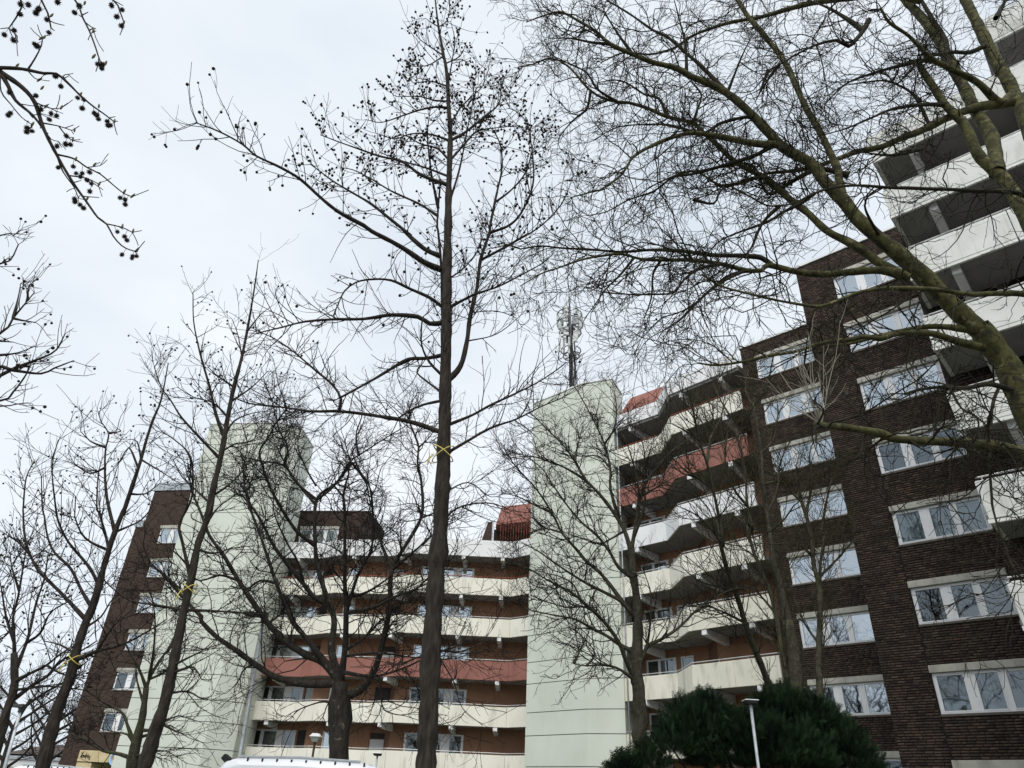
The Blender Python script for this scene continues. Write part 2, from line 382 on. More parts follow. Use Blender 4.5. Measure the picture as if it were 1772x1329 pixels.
# middle bay (window row right of the seam) and the farther bay behind it
FBF = Fr((12.78, 17.78), UB)                    # front line of the near balconies
FB2 = Fr((14.05, 24.38), UB); FB1 = Fr((13.2, 32.2), UB); FB3 = Fr((14.2, 19.5), UB)
GL = 'glass_pale'; GD = 'glass_dark'
bay2 = brick_bay('brick_bay', FB2, -1.47, 4.6, 23.75, 3.45, 8, 0.02, 2.95, 'dark brown brick bay with wide white windows, left of the white concrete balconies', 21,
                 ['ddd', 'hsd', 'ddd', 'ccc', 'dfd', 'pdc', 'ddd', 'cdd'], joint=0.0, glz=[GD, GD, GD, GD, GD, GL, GL, GL], z_best=6.6)
bay1 = brick_bay('brick_bay', FB1, -.77, 5.2, 24.15, 4.12, 8, 0.0, 3.15, 'dark brown brick bay with white windows behind the multi-stemmed tree', 22,
                 ['ddd', 'cdd', 'ccd', 'ccd', 'bbb', 'ccd', 'ddd', 'ddc'], glz=[GD, GL, GL, GL, GL, GL, GL, GL], z_best=9.5)
for fr, root, s_, z0_ in ((FB2, bay2, -.55, 5.62), (FB1, bay1, 3.55, 5.2)):      # dark vent bricks beside the windows
    for k in range(6):
        q = MB(); fr.box(q, s_, s_+.13, z0_+SH*k, z0_+SH*k+.16, -.02, .026); q.build('vent', 'door_dark', root)

# nearest bay with the deep white concrete balconies
root = empty('balcony_bay', (*FB3.p(2, 0)[:2], 0), 'dark brick bay with stacked white concrete balconies at the right edge', 'building')
S7 = FBF.at_az(az_px(1733, 107)); ZR = 22.9
m = MB(); FB3.box(m, 0, S7, -.2, ZR, -.35, 0); FB3.box(m, S7, 14, -.2, 27.6, -.35, 0); m.build('wall', 'mortar', root)
m = MB(); FB3.box(m, 0.0, S7, -.2, ZR, -8, -.36); FB3.box(m, S7, 14, -.2, 27.6, -8, -.36); m.build('core', 'far_brick', root)

bricks(root, FB3, .003, 4.2, 1.0, 14.0, [(1.3, 4.2, 5.95+SH*k, 8.1+SH*k) for k in range(-2, 4)], 23, 7.0)
m = MB(); FB3.box(m, -.05, S7, ZR+.002, ZR+.1, -8, .08); m.build('coping', 'white_panel', root)
DEP = 2.2
for k in range(-1, 8):
    zt = 7.05+SH*k; a0 = 0.0 if k < 7 else S7
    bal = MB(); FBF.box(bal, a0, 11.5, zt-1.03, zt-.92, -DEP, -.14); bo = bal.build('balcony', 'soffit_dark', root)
    x = a0
    for j in range(4):
        x2 = min(x+3.05, 11.5); q = MB()
        q.hexa([FBF.p(x+.012+(.06 if j == 0 else 0), zt-1.08, .0), FBF.p(x2-.012, zt-1.08, .0), FBF.p(x2-.012, zt-1.08, -.13), FBF.p(x+.012+(.06 if j == 0 else 0), zt-1.08, -.13),
                FBF.p(x+.012, zt-.14, .05), FBF.p(x2-.012, zt-.14, .05), FBF.p(x2-.012, zt-.14, -.13), FBF.p(x+.012, zt-.14, -.13)])
        FBF.box(q, x+.012, x2-.012, zt-.138, zt, -.13, .05)
        FBF.box(q, x+.03, x2-.012, zt-1.2, zt-1.082, -.10, -.012)
        q.build('parapet_panel', 'concrete_white', bo, bevel=.012); x = x2
        if x >= 11.5: break
    q = MB(); FBF.box(q, a0+.03, a0+.14, zt-1.05, zt-.02, -DEP, -.14); q.build('end_panel', 'concrete_white', bo)
    q = MB()
    q.tube([FBF.p(a0+.05, zt+.13, -.06), FBF.p(11.4, zt+.13, -.06)], .024, 8)
    for i in range(8): q.tube([FBF.p(a0+.2+1.4*i, zt, -.06), FBF.p(a0+.2+1.4*i, zt+.13, -.06)], .012, 5)
    q.build('handrail', 'rail_steel', bo)
    for sx in (1.15, 4.4, 7.6):                  # white cantilever beams under the slab
        if sx < a0: continue
        q = MB(); a, b = sx, sx+.26
        q.hexa([FBF.p(a, zt-1.34, -.30), FBF.p(b, zt-1.34, -.30), FBF.p(b, zt-1.62, -DEP), FBF.p(a, zt-1.62, -DEP),
                FBF.p(a, zt-1.032, -.30), FBF.p(b, zt-1.032, -.30), FBF.p(b, zt-1.032, -DEP), FBF.p(a, zt-1.032, -DEP)])
        q.build('bracket', 'white_panel', bo, bevel=.01)
    for dx in (1.6, 3.1, 5.2) if k < 6 else ():  # balcony doors and windows on the wall behind
        q = MB(); FB3.box(q, dx, dx+1.15, zt-.9, zt+1.2, -.02, .03); dr = q.build('door', 'door_dark', root)
        q = MB(); FB3.box(q, dx-.06, dx, zt-.9, zt+1.26, -.02, .05); FB3.box(q, dx+1.15, dx+1.21, zt-.9, zt+1.26, -.02, .05)
        FB3.box(q, dx, dx+1.15, zt+1.2, zt+1.26, -.02, .05); q.build('frame', 'pvc', dr)

# ---------------------------------------------------------------- balcony blocks
def off_path(path, d):
    """path moved sideways (positive = away from the camera)"""
    out = []
    for i, p in enumerate(path):
        p = np.array(p, float); nn = np.zeros(2)
        for a, b in ((i-1, i), (i, i+1)):
            if a >= 0 and b < len(path):
                t = np.array(path[b], float)-np.array(path[a], float); t /= np.linalg.norm(t); n = np.array([-t[1], t[0]]); nn += n
        nn /= np.linalg.norm(nn); out.append(tuple(p+nn*d))
    return out
def parapet(bo, path, zt, mat_, h=1.15, panel=3.0, rail='rail_steel', th=.11, rail_on=True):
    inner = off_path(path, th)
    for i in range(len(path)-1):
        a, b = np.array(path[i]), np.array(path[i+1]); c, d = np.array(inner[i]), np.array(inner[i+1]); ln = np.linalg.norm(b-a); n = max(1, round(ln/panel))
        for j in range(n):
            g0 = (.008/ln) if (j or i) else 0; t0, t1 = j/n+g0, (j+1)/n-.008/ln
            q = MB(); q.hexa([(*(a+(b-a)*t0), zt-h), (*(a+(b-a)*t1), zt-h), (*(c+(d-c)*t1), zt-h), (*(c+(d-c)*t0), zt-h),
                              (*(a+(b-a)*t0), zt), (*(a+(b-a)*t1), zt), (*(c+(d-c)*t1), zt), (*(c+(d-c)*t0), zt)])
            q.build('parapet_panel', mat_, bo, bevel=.012)
            if j or i:                            # dark joint strip just behind the face
                p0 = a+(b-a)*(j/n); p1 = c+(d-c)*(j/n); u = (b-a)/ln
                q = MB(); e = u*.012; back = (p1-p0)*.25
                q.hexa([(*(p0-e+back), zt-h+.01), (*(p0+e+back), zt-h+.01), (*(p1+e), zt-h+.01), (*(p1-e), zt-h+.01),
                        (*(p0-e+back), zt-.004), (*(p0+e+back), zt-.004), (*(p1+e), zt-.004), (*(p1-e), zt-.004)])
                q.build('joint', 'brown_wall', bo)
    if rail_on:
        mid = off_path(path, th/2); q = MB()
        for i in range(len(path)-1):
            q.tube([(*mid[i], zt+.11), (*mid[i+1], zt+.11)], .026, 6)
            a, b = np.array(mid[i]), np.array(mid[i+1]); n = max(1, int(np.linalg.norm(b-a)/1.5))
            for j in range(n+1):
                p = a+(b-a)*(j/n); q.tube([(*p, zt-.01), (*p, zt+.11)], .012, 4)
        q.build('handrail', rail, bo)
def bracket(bo, p_front, p_back, zt, w=.27, mat_='white_panel'):
    a = np.array(p_front, float); b = np.array(p_back, float); u = (b-a)/np.linalg.norm(b-a); n = np.array([-u[1], u[0]])*w/2
    a = a+u*.03; z0 = zt-1.12; q = MB()
    q.hexa([(*(a-n), z0-.30), (*(a+n), z0-.30), (*(b+n), z0-.42), (*(b-n), z0-.42), (*(a-n), z0), (*(a+n), z0), (*(b+n), z0), (*(b-n), z0)])
    q.build('bracket', mat_, bo, bevel=.012)

def slab(root, front, back, zt, mat_='soffit'):
    q = MB(); q.prism(list(off_path(front, .112))+list(reversed(back)), zt-1.10, zt-.95)
    return q.build('balcony', mat_, root)

# centre block
cpath = [(-17.6, 52.45), (-13.5, 52.05), (-12.0, 51.05), (-8.3, 50.75), (-6.8, 49.8), (.6, 49.9), (3.0, 47.9)]
cback = [(-17.6, 54.4), (-12.7, 53.95), (-12.7, 53.0), (-7.2, 52.6), (-7.2, 51.75), (2.0, 51.85), (4.4, 49.8)]
croot = empty('apartment_block', (-7, 54, 0), 'five-storey apartment block with cream and red balcony bands between two pale green towers', 'building')
cm_ = ['cream', 'cream', 'red_paint', 'cream', 'cream', 'white_panel']
m = MB()
for i in (0, 2, 4): fr = Fr(cback[i], np.subtract(cback[i+1], cback[i])); ln = np.linalg.norm(np.subtract(cback[i+1], cback[i])); fr.box(m, 0, ln, -.2, 17.2, -.25, 0)
m.build('wall', 'terracotta', croot)
for i in (1, 3): m = MB(); m.prism([cback[i], cback[i+1], (cback[i+1][0]+.25, cback[i+1][1]), (cback[i][0]+.25, cback[i][1])], -.2, 17.2); m.build('return_wall', 'brown_wall', croot)
fr = Fr(cback[5], np.subtract(cback[6], cback[5])); m = MB(); fr.box(m, 0, 3.1, -.2, 17.2, -.25, 0); m.build('return_wall', 'brown_wall', croot)
m = MB(); m.prism([(-17.8, 55.4), (-12.2, 55.0), (4, 53.2), (6, 66), (-17.8, 66)], -.2, 17.4); m.build('core', 'unlit_room', croot)
m = MB(); m.prism(list(off_path(cpath, .2))+[(6, 52), (6, 66), (-17.8, 66)], 17.25, 17.42); m.build('roof', 'soffit', croot)
FC0 = Fr(cback[0], np.subtract(cback[1], cback[0])); FC2 = Fr(cback[2], np.subtract(cback[3], cback[2])); FC4 = Fr(cback[4], np.subtract(cback[5], cback[4])); FC5 = fr
FLAT = [(.03, .30), (.35, .62), (.76, .97)]
for k in range(6):
    zt = 4.5+SH*k
    bo = slab(croot, cpath, cback, zt, 'soffit'); parapet(bo, cpath, zt, cm_[k], h=1.17 if k < 5 else 1.2, panel=3.1, rail='rail_red' if k == 4 else 'rail_steel', rail_on=k < 5)
    for (pf, pb) in (((-15.3, 52.25), (-15.1, 54.1)), ((-10.9, 50.98), (-10.8, 52.8)), ((-7.5, 50.25), (-6.9, 51.7)), ((-4.6, 49.85), (-4.5, 51.7)), ((-2.9, 49.87), (-2.8, 51.7)), ((-.1, 49.9), (0.0, 51.75))):
        bracket(bo, pf, pb, zt)
    if k == 5: continue
    zf = zt-.95
    s0, s1 = FC0.at_az(-17.45), FC0.at_az(-14.15)
    window(croot, FC0, s0, s1, zf+.85, zf+2.15, FLAT, d=.05, glaz=GL if k > 1 else GD, cur=['ccd', 'dcc', 'ddd', 'dcd', 'ddd'][k], sill=True)
    def slim(frm, a0, a1, z0, z1, mt, nm='door'):
        a, b = sorted((frm.at_az(a0), frm.at_az(a1))); q = MB(); frm.box(q, a, b, z0, z1, -.02, .035); o = q.build(nm, mt, croot)
        q = MB(); frm.box(q, a-.06, a-.002, z0, z1+.06, -.02, .055); frm.box(q, b+.002, b+.06, z0, z1+.06, -.02, .055); frm.box(q, a-.002, b+.002, z1+.002, z1+.06, -.02, .055); q.build('frame', 'door_dark' if mt != 'door_white' else 'brown_wall', o)
        return o
    slim(FC0, -13.95, -13.3, zf+.02, zf+2.1, 'blind' if k == 1 else 'door_dark', 'door')
    window(croot, FC2, FC2.at_az(-12.3), FC2.at_az(-11.4), zf+.02, zf+2.1, [(.08, .92)], d=.05, glaz=GL, cur='c', sill=False)
    slim(FC2, -9.0, -8.0, zf+.02, zf+1.72 if k in (0, 2) else zf+2.1, 'door_white' if k in (0, 2, 4) else 'door_dark', 'door')
    if k in (0, 2): q = MB(); FC2.box(q, FC2.at_az(-9.0), FC2.at_az(-8.0), zf+1.74, zf+2.1, -.02, .03); q.build('fanlight', 'door_dark', croot)
    window(croot, FC4, FC4.at_az(-6.6), FC4.at_az(-2.35), zf+.85, zf+2.15, FLAT, d=.05, glaz=GL if k > 1 else GD, cur=['dch', 'ddd', 'dcd', 'ccd', 'ddc'][k])
    slim(FC5, 1.02, 1.72, zf+.02, zf+1.72, 'door_white', 'door')
    q = MB(); FC5.box(q, FC5.at_az(1.02), FC5.at_az(1.72), zf+1.74, zf+2.2, -.02, .03); q.build('fanlight', 'door_dark', croot)
# roof storey: brick penthouses of the centre block
pr = empty('penthouse', (-14, 56, 17.4), 'small dark brick penthouse with a window on the white roof edge, left of the trunk', 'building')
FP = Fr((-17.2, 55.6), (.985, -.12)); s0, s1 = FP.at_az(-17.3), FP.at_az(-11.45)
m = MB(); holed_wall(m, FP, s0, s1, 17.42, 21.85, [(FP.at_az(-16.6), FP.at_az(-13.6), 18.9, 20.6)], -.25, 0); m.build('wall', 'far_brick', pr)
m = MB(); m.hexa([FP.p(s0, 17.42, -5), FP.p(s1, 17.42, -5), FP.p(s1, 17.42, -.6), FP.p(s0, 17.42, -.6), FP.p(s0, 21.8, -5), FP.p(s1, 21.8, -5), FP.p(s1, 21.8, -.6), FP.p(s0, 21.8, -.6)]); m.build('core', 'far_brick', pr)
m = MB(); FP.box(m, s0-.05, s1+.05, 21.85, 21.93, -5, .05); m.build('coping', 'far_roof', pr)
m = MB(); FP.box(m, FP.at_az(-16.6), FP.at_az(-13.6), 20.36, 20.6, -.2, .06); m.build('lintel', 'lintel', pr)
window(pr, FP, FP.at_az(-16.6), FP.at_az(-13.6), 18.9, 20.35, [(.03, .30), (.36, .64), (.70, .97)], d=-.04, glaz=GL, cur='d', sill=False)
pr = empty('penthouse', (0, 54, 17.4), 'brick and red roof terrace penthouse beside the middle green tower', 'building')
m = MB(); m.hexa([(-2.3, 53.0, 17.42), (-1.05, 52.6, 17.42), (-1.05, 57, 17.42), (-2.3, 57, 17.42), (-1.4, 53.4, 20.9), (-1.05, 53.2, 20.9), (-1.05, 57, 20.9), (-1.4, 57, 20.9)]); m.build('wall', 'far_brick', pr)
m = MB(); m.box(-.9, 2.6, 53.6, 58, 17.42, 20.4); m.build('back_wall', 'far_brick', pr)
m = MB(); m.box(-1.03, -.93, 52.6, 52.7, 17.42, 20.7); m.build('downpipe', 'zinc', pr)
m = MB(); m.hexa([(-.75, 52.2, 20.3), (3, 50.6, 20.3), (3, 57, 20.3), (-.75, 57, 20.3), (-.35, 53.0, 22.1), (3, 51.6, 22.1), (3, 57, 22.1), (-.35, 57, 22.1)]); m.build('mansard', 'red_paint', pr)
q = MB()
for i in range(15): x = -.35+.19*i; y = 51.3-.75*(x+.35); q.tube([(x, y, 17.8), (x, y, 20.1)], .018, 4)
q.tube([(-.4, 51.35, 20.1), (2.5, 49.2, 20.1)], .03, 5); q.tube([(-.4, 51.35, 17.85), (2.5, 49.2, 17.85)], .03, 5); q.build('railing', 'rail_red', pr)

# right block between the middle tower and the brick wing
rpath = [(6.4, 41.75), (9.21, 38.97), (9.35, 36.55), (12.45, 33.15)]
rback = [(7.0, 44.0), (11.2, 39.85), (11.2, 38.2), (14.4, 34.9)]
rroot = empty('apartment_block', (10, 40, 0), 'apartment block of angled cream balconies between the middle green tower and the brick wing', 'building')
rm_ = ['cream_old', 'cream_old', 'cream_old', 'cream', 'white_panel', 'red_paint', 'cream', 'white_panel']
FR0 = Fr(rback[0], np.subtract(rback[1], rback[0])); FR2 = Fr(rback[2], np.subtract(rback[3], rback[2]))
m = MB(); FR0.box(m, 0, np.linalg.norm(np.subtract(rback[1], rback[0])), -.2, 23.3, -.25, 0); FR2.box(m, 0, 5.0, -.2, 23.3, -.25, 0); m.build('wall', 'terracotta', rroot)
m = MB(); m.prism([rback[1], rback[2], (11.45, 38.2), (11.45, 39.85)], -.2, 23.3); m.build('return_wall', 'brown_wall', rroot)
m = MB(); m.prism([(7.6, 45), (12, 40.8), (12, 39), (15.2, 35.8), (22, 43), (15, 50)], -.2, 23.2); m.build('core', 'unlit_room', rroot)
m = MB(); m.prism(list(off_path(rpath, .2))+[(14.9, 35.4), (22, 43), (15, 50), (7.4, 43)], 23.32, 23.5); m.build('roof', 'soffit', rroot)
for k in range(8):
    zt = 5.25+SH*k if k < 7 else 24.2
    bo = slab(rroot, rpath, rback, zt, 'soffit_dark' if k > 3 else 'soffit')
    parapet(bo, rpath, zt, rm_[k], h=1.16 if k < 7 else .95, panel=2.45, rail='rail_red' if k == 6 else 'rail_steel', rail_on=k < 7)
    for (pf, pb) in (((7.7, 40.45), (9.2, 41.8)), ((9.95, 35.9), (11.6, 37.7)), ((11.7, 33.97), (13.3, 35.9))): bracket(bo, pf, pb, zt)
    if k == 7: continue
    zf = zt-.95; a, b = FR0.at_az(az_px(1120, 1160)), FR0.at_az(az_px(1171, 1150))
    window(rroot, FR0, a, b, zf+.75, zf+2.15, [(.04, .42), (.47, .93)], d=.05, glaz=GD if k < 3 else GL, cur='cc' if k < 2 else 'dd', sill=True)
    a, b = FR0.at_az(az_px(1179, 1140)), FR0.at_az(az_px(1201, 1140))
    window(rroot, FR0, a, b, zf+.03, zf+2.15, [(.08, .92)], d=.05, glaz=GD, cur='d', sill=False)
    a, b = FR0.at_az(az_px(1090, 1160)), FR0.at_az(az_px(1106, 1160))
    q = MB(); FR0.box(q, a, b, zf+.02, zf+2.2, -.02, .03); q.build('door', 'door_dark', rroot)
# red mansard dormers over the right block
pr = empty('mansard_storey', (10, 41, 23.5), 'red sloping attic storey above the right balcony block', 'building')
FM = Fr((7.9, 41.9), np.array([.70, -.66])); a0, a1 = FM.at_az(10.0), FM.at_az(16.6)
m = MB(); m.hexa([FM.p(a0, 25.0, 0), FM.p(a1, 25.0, 0), FM.p(a1, 25.0, -4), FM.p(a0, 25.0, -4), FM.p(a0+.5, 26.3, -.55), FM.p(a1-.5, 26.3, -.55), FM.p(a1-.5, 26.3, -4), FM.p(a0+.5, 26.3, -4)]); m.build('mansard', 'red_paint', pr)
m = MB(); FM.box(m, a0+.1, a1-.1, 23.5, 24.99, -4, -.4); m.build('wall', 'brown_wall', pr)
window(pr, FM, a0+.4, a0+3.2, 23.9, 24.95, [(.03, .3), (.36, .64), (.7, .97)], d=-.3, glaz=GL, cur='d', sill=False, frame='rail_red')

# ---------------------------------------------------------------- pale green stair towers
def tower(poly, z_top, joints, label, cop='green_wall'):
    c = np.mean(np.array(poly), axis=0); root = empty('stair_tower', (*c, 0), label, 'building')
    inn = [tuple(np.array(p)+(c-np.array(p))/np.linalg.norm(c-np.array(p))*.07) for p in poly]
    m = MB(); m.prism(inn, -.2, z_top-.05); m.build('core', 'joint_dark', root)
    zs = [-.1]+[z for z in joints if z < z_top-.4]+[z_top]
    for a, b in zip(zs, zs[1:]):
        m = MB(); m.prism(poly, a+.022, b-.022); m.build('facade_panel', 'green_wall', root)
    ex = [tuple(np.array(p)-(c-np.array(p))/np.linalg.norm(c-np.array(p))*.07) for p in poly]
    m = MB(); m.prism(ex, z_top+.003, z_top+.10); m.build('coping', cop, root)
    return root
jm = [5.26-1.55-1.2, 5.26-1.55]+[z for k in range(9) for z in (5.26+SH*k, 6.46+SH*k)]
tower([(1.66, 45.1), (4.86, 42.0), (6.79, 41.2), (7.75, 43.2), (7.4, 47), (3.5, 49)], 27.05, jm, 'pale green windowless stair tower with antenna mast on top', 'white_panel')
jl = [2.85]+[z for k in range(9) for z in (4.1+SH*k, 5.6+SH*k)]
tower([(-23.5, 49.95), (-17.9, 49.2), (-16.35, 50.2), (-16.2, 53.5), (-23, 54.5)], 26.65, jl, 'pale green windowless stair tower beside the left brick gable', 'white_panel')
m = MB(); m.tube([(6.98, 41.12, 0), (6.98, 41.12, 25.3)], .04, 8); tag(m.build('downpipe', 'zinc', None, smooth=True), 'grey rain pipe running down the right edge of the middle green tower', 'pipe')

# ---------------------------------------------------------------- left brick gable
FL = Fr((-28.2, 56.6), (.985, -.174)); lroot = empty('brick_gable', (-27, 57, 0), 'dark brown brick gable with one column of white windows at the far left', 'building')
s0, s1, sw1 = FL.at_az(-28.15), 4.6, 2.6; su = FL.at_az(-27.66)
hl = [(0.0, sw1, 6.77+SH*k-1.5, 6.77+SH*k) for k in range(-1, 6)]
m = MB(); holed_wall(m, FL, su, s1, -.2, 23.6, hl, -.3, 0); FL.box(m, s0, su, -.2, 20.4, -.3, 0); m.build('wall', 'far_brick', lroot)
m = MB(); FL.box(m, su, s1, -.2, 23.5, -9, -1.0); FL.box(m, s0, su, -.2, 20.3, -9, -.31); m.build('core', 'unlit_room', lroot)
m = MB(); FL.box(m, su-.06, s1, 23.6, 24.25, -9, .06); FL.box(m, s0-.06, su-.06, 20.4, 21.0, -9, .06); m.build('coping', 'zinc', lroot)
for i, h in enumerate(hl):
    q = MB(); FL.box(q, -.05, sw1, h[3]-.26, h[3]-.005, -.2, .06); q.build('lintel', 'lintel', lroot)
    window(lroot, FL, 0, sw1, h[2], h[3]-.27, [(.03, .36), (.50, .68), (.74, .97)], d=-.05, glaz=GD if i < 3 else GL, cur=['ddd', 'hdd', 'ddd', 'dcd', 'ccd', 'ddd', 'dcd'][i])
# entrance canopy with graffiti
er = empty('entrance_porch', (-25.5, 54.5, 0), 'beige concrete entrance porch with black scribbled graffiti at the foot of the brick gable', 'porch')
FE = Fr((-26.2, 53.2), (.99, -.12)); e0, e1 = FE.at_az(az_px(133, 1316)), FE.at_az(az_px(203, 1316))
zt, zb = 1.6+np.hypot(*FE.p(e0, 0)[:2])*.0385, 1.6+np.hypot(*FE.p(e0, 0)[:2])*.0275
m = MB(); FE.box(m, e0, e1, zb, zt, -3, 0); m.build('fascia', 'canopy_beige', er, bevel=.02)
m = MB(); FE.box(m, e0, e0+1.05, 0, zb-.05, -3, -.06); m.build('pier', 'canopy_beige', er)
m = MB(); FE.box(m, e0+1.06, e1-.02, 0, zb-.004, -2.6, -2.2); m.build('recess', 'door_dark', er)
zc = (zt+zb)/2; sc = (zt-zb)/190.0; ox = e0+.15
def gp(x, y): return FE.p(ox+(x-195)*(e1-e0)/900.0, zc+(300-y)*sc, .02)
q = MB()
for st in ([(205, 240), (230, 300), (215, 330)], [(245, 225), (215, 300), (200, 320)], [(235, 285), (262, 290), (258, 325), (232, 325), (236, 290)], [(270, 320), (272, 285), (290, 290), (294, 325)],
           [(300, 325), (308, 285), (330, 350)], [(318, 245), (322, 330)], [(310, 290), (340, 285)], [(340, 320), (350, 285), (362, 320)], [(372, 270), (378, 340)], [(385, 300), (400, 330), (415, 290), (425, 355), (395, 350)]):
    q.tube([gp(*p) for p in st], .018, 5)
q.build('graffiti', 'paint_black', er)
q = MB(); cx_, cz_ = gp(985, 325)[0], gp(985, 325)[2]
sgn = empty('round_sign', gp(985, 325), 'round light blue sign on the right end of the entrance porch', 'sign')
pts = [(FE.p(0, 0)[0], 0, 0)]
cs = np.array(gp(985, 325)); uu = np.array([*FE.u, 0])
q.tube([tuple(cs+uu*.30*math.cos(t)+np.array([0, 0, .36*math.sin(t)])) for t in np.linspace(.9, 2*math.pi+.1, 22)], .085, 6); q.build('ring', 'sign_blue', sgn)
q = MB(); q.tube([tuple(cs+np.array([*FE.n, 0])*-.01), tuple(cs+np.array([*FE.n, 0])*.05)], .12, 10); q.build('symbol', 'brown_wall', sgn)

# ---------------------------------------------------------------- low white building and dark roof at the far left
lw = empty('low_building', (-50, 76, 0), 'low white flat-roofed building with slot windows at the bottom left', 'building')
FW = Fr((-60, 78), (1, -.06)); zt = 3.95
m = MB(); FW.box(m, -12, 26, 0, zt, -8, 0); m.build('wall', 'far_wall', lw)
m = MB(); FW.box(m, -12, 26, zt+.003, zt+.28, -8, .2); m.build('roof_edge', 'zinc', lw)
for xa, xb in ((20, 50), (57, 85), (93, 121), (-20, 10)):
    a, b = FW.at_az(az_px(xa, 1300)), FW.at_az(az_px(xb, 1300))
    q = MB(); FW.box(q, a, b, 2.45, 3.2, -.02, .03); w = q.build('window', 'glass_dark', lw)
    q = MB(); FW.box(q, a, b, 2.45, 3.2, -.05, -.03)
    q = MB(); FW.box(q, a-.12, b+.12, 3.2, 3.32, -.02, .09); FW.box(q, a-.12, b+.12, 2.33, 2.45, -.02, .09); FW.box(q, a-.12, a, 2.45, 3.2, -.02, .09); FW.box(q, b, b+.12, 2.45, 3.2, -.02, .09); q.build('frame', 'lintel', w)
m = MB(); m.hexa([(-57, 95, 0), (-40, 94, 0), (-40, 106, 0), (-57, 107, 0), (-57, 95, 5.0), (-40, 94, 5.0), (-40, 106, 5.0), (-57, 107, 5.0)])
hb = empty('house', (-48, 100, 0), 'dark brown roofed house peeking over the low white building', 'house'); m.build('wall', 'far_brick', hb)
m = MB(); m.hexa([(-57.5, 94.5, 5.0), (-39.5, 93.5, 5.0), (-39.5, 106, 5.0), (-57.5, 107, 5.0), (-55.5, 100, 6.4), (-41, 99.5, 6.4), (-41, 100.5, 6.4), (-55.5, 101, 6.4)]); m.build('roof', 'far_roof', hb)

# ================================================================ OBJECTS
# ---------------------------------------------------------------- antenna mast on the middle tower
def Pm(px, py, Y=44.3): return atY(px, py, Y)
mb_, mt_ = Pm(991, 668), Pm(985, 531)
am = empty('antenna_mast', (mb_[0], mb_[1], 27.15), 'mobile phone antenna mast with grey panel antennas on the green tower roof', 'antenna')
q = MB(); q.tube([(mb_[0], mb_[1], 27.1), tuple(mt_)], .13, 10); q.build('pole', 'antenna_steel', am, smooth=True)
ax, ay = mt_[0], mt_[1]
def apanel(px0, px1, py0, py1, dy, mt='antenna_panel', nm='antenna_panel'):
    a = atY(px0, py0, 44.3+dy); b = atY(px1, py1, 44.3+dy); cx = (a[0]+b[0])/2; w = abs(b[0]-a[0])/2
    q = MB(); q.box(cx-w, cx+w, 44.3+dy-.09, 44.3+dy+.09, b[2], a[2]); return q.build(nm, mt, am, bevel=.02)
apanel(972.5, 983.5, 529, 556, -.55); apanel(992.5, 1001, 531, 545, -.5, 'galvanised'); apanel(963, 968, 539, 555, .1); apanel(1004, 1009, 541, 568, .1)
apanel(967, 971, 580, 609, -.3); apanel(974, 977.5, 584, 612, -.5, 'antenna_steel'); apanel(983, 986, 584, 612, -.5); apanel(992, 1000, 573, 592, -.4); apanel(1000, 1003, 556, 580, .3)
apanel(975, 984, 565, 571, -.5); apanel(975, 984, 575, 580, -.5); apanel(990, 993, 548, 562, -.6, 'antenna_steel')
q = MB()
for (z0, r) in ((545, .95), (562, 1.0), (576, .85), (607, .75), (617, .6)):
    z = atY(987, z0, 44.3)[2]; c = np.array(mb_[:2])+(np.array(mt_[:2])-np.array(mb_[:2]))*((z-27.1)/(mt_[2]-27.1))
    pts = [(c[0]+r*math.cos(t), c[1]+r*math.sin(t), z) for t in np.linspace(0, 2*math.pi, 13)]; q.tube(pts, .045, 5)
    for t in (.3, 2.4, 4.5): q.tube([(c[0], c[1], z), (c[0]+r*math.cos(t), c[1]+r*math.sin(t), z)], .05, 5)
q.build('ring_brace', 'antenna_steel', am)
for i in range(9):
    t = 2*math.pi*i/9+.3; z = atY(987, 552+(i % 3)*13, 44.3)[2]; c = np.array(mt_[:2]); r = .72
    q = MB(); q.box(c[0]+r*math.cos(t)-.13, c[0]+r*math.cos(t)+.13, c[1]+r*math.sin(t)-.12, c[1]+r*math.sin(t)+.12, z-.28, z+.28); q.build('radio_unit', 'antenna_steel' if i % 2 else 'antenna_panel', am, bevel=.02)
for i in range(6):                                   # thick cable bundles down the pole
    t = i*1.05; q = MB(); pts = []
    for j in range(9):
        u = j/8; z = 27.1+(mt_[2]-27.1)*(.78*u); c = np.array(mb_[:2])+(np.array(mt_[:2])-np.array(mb_[:2]))*((z-27.1)/(mt_[2]-27.1)); rr = .22+.09*math.sin(5*u+i)+.2*max(0, u-.7)
        pts.append((c[0]+rr*math.cos(t+u), c[1]+rr*math.sin(t+u), z))
    q.tube(pts, .05, 5); q.build('cable', 'rubber', am)
q = MB(); q.box(mb_[0]-.5, mb_[0]+.5, mb_[1]-.5, mb_[1]+.5, 27.15, 27.35); q.build('base_plate', 'antenna_steel', am)
q = MB(); q.tube([(mt_[0]+.05, mt_[1], mt_[2]-.1), (mt_[0]+.05, mt_[1], mt_[2]+1.1)], .018, 5); q.build('lightning_rod', 'antenna_steel', am)
q = MB(); q.box(5.2, 6.3, 43.6, 44.6, 27.16, 27.75); tag(q.build('roof_vent', 'zinc', None, bevel=.05), 'squat grey vent box on the roof of the middle green tower', 'vent')

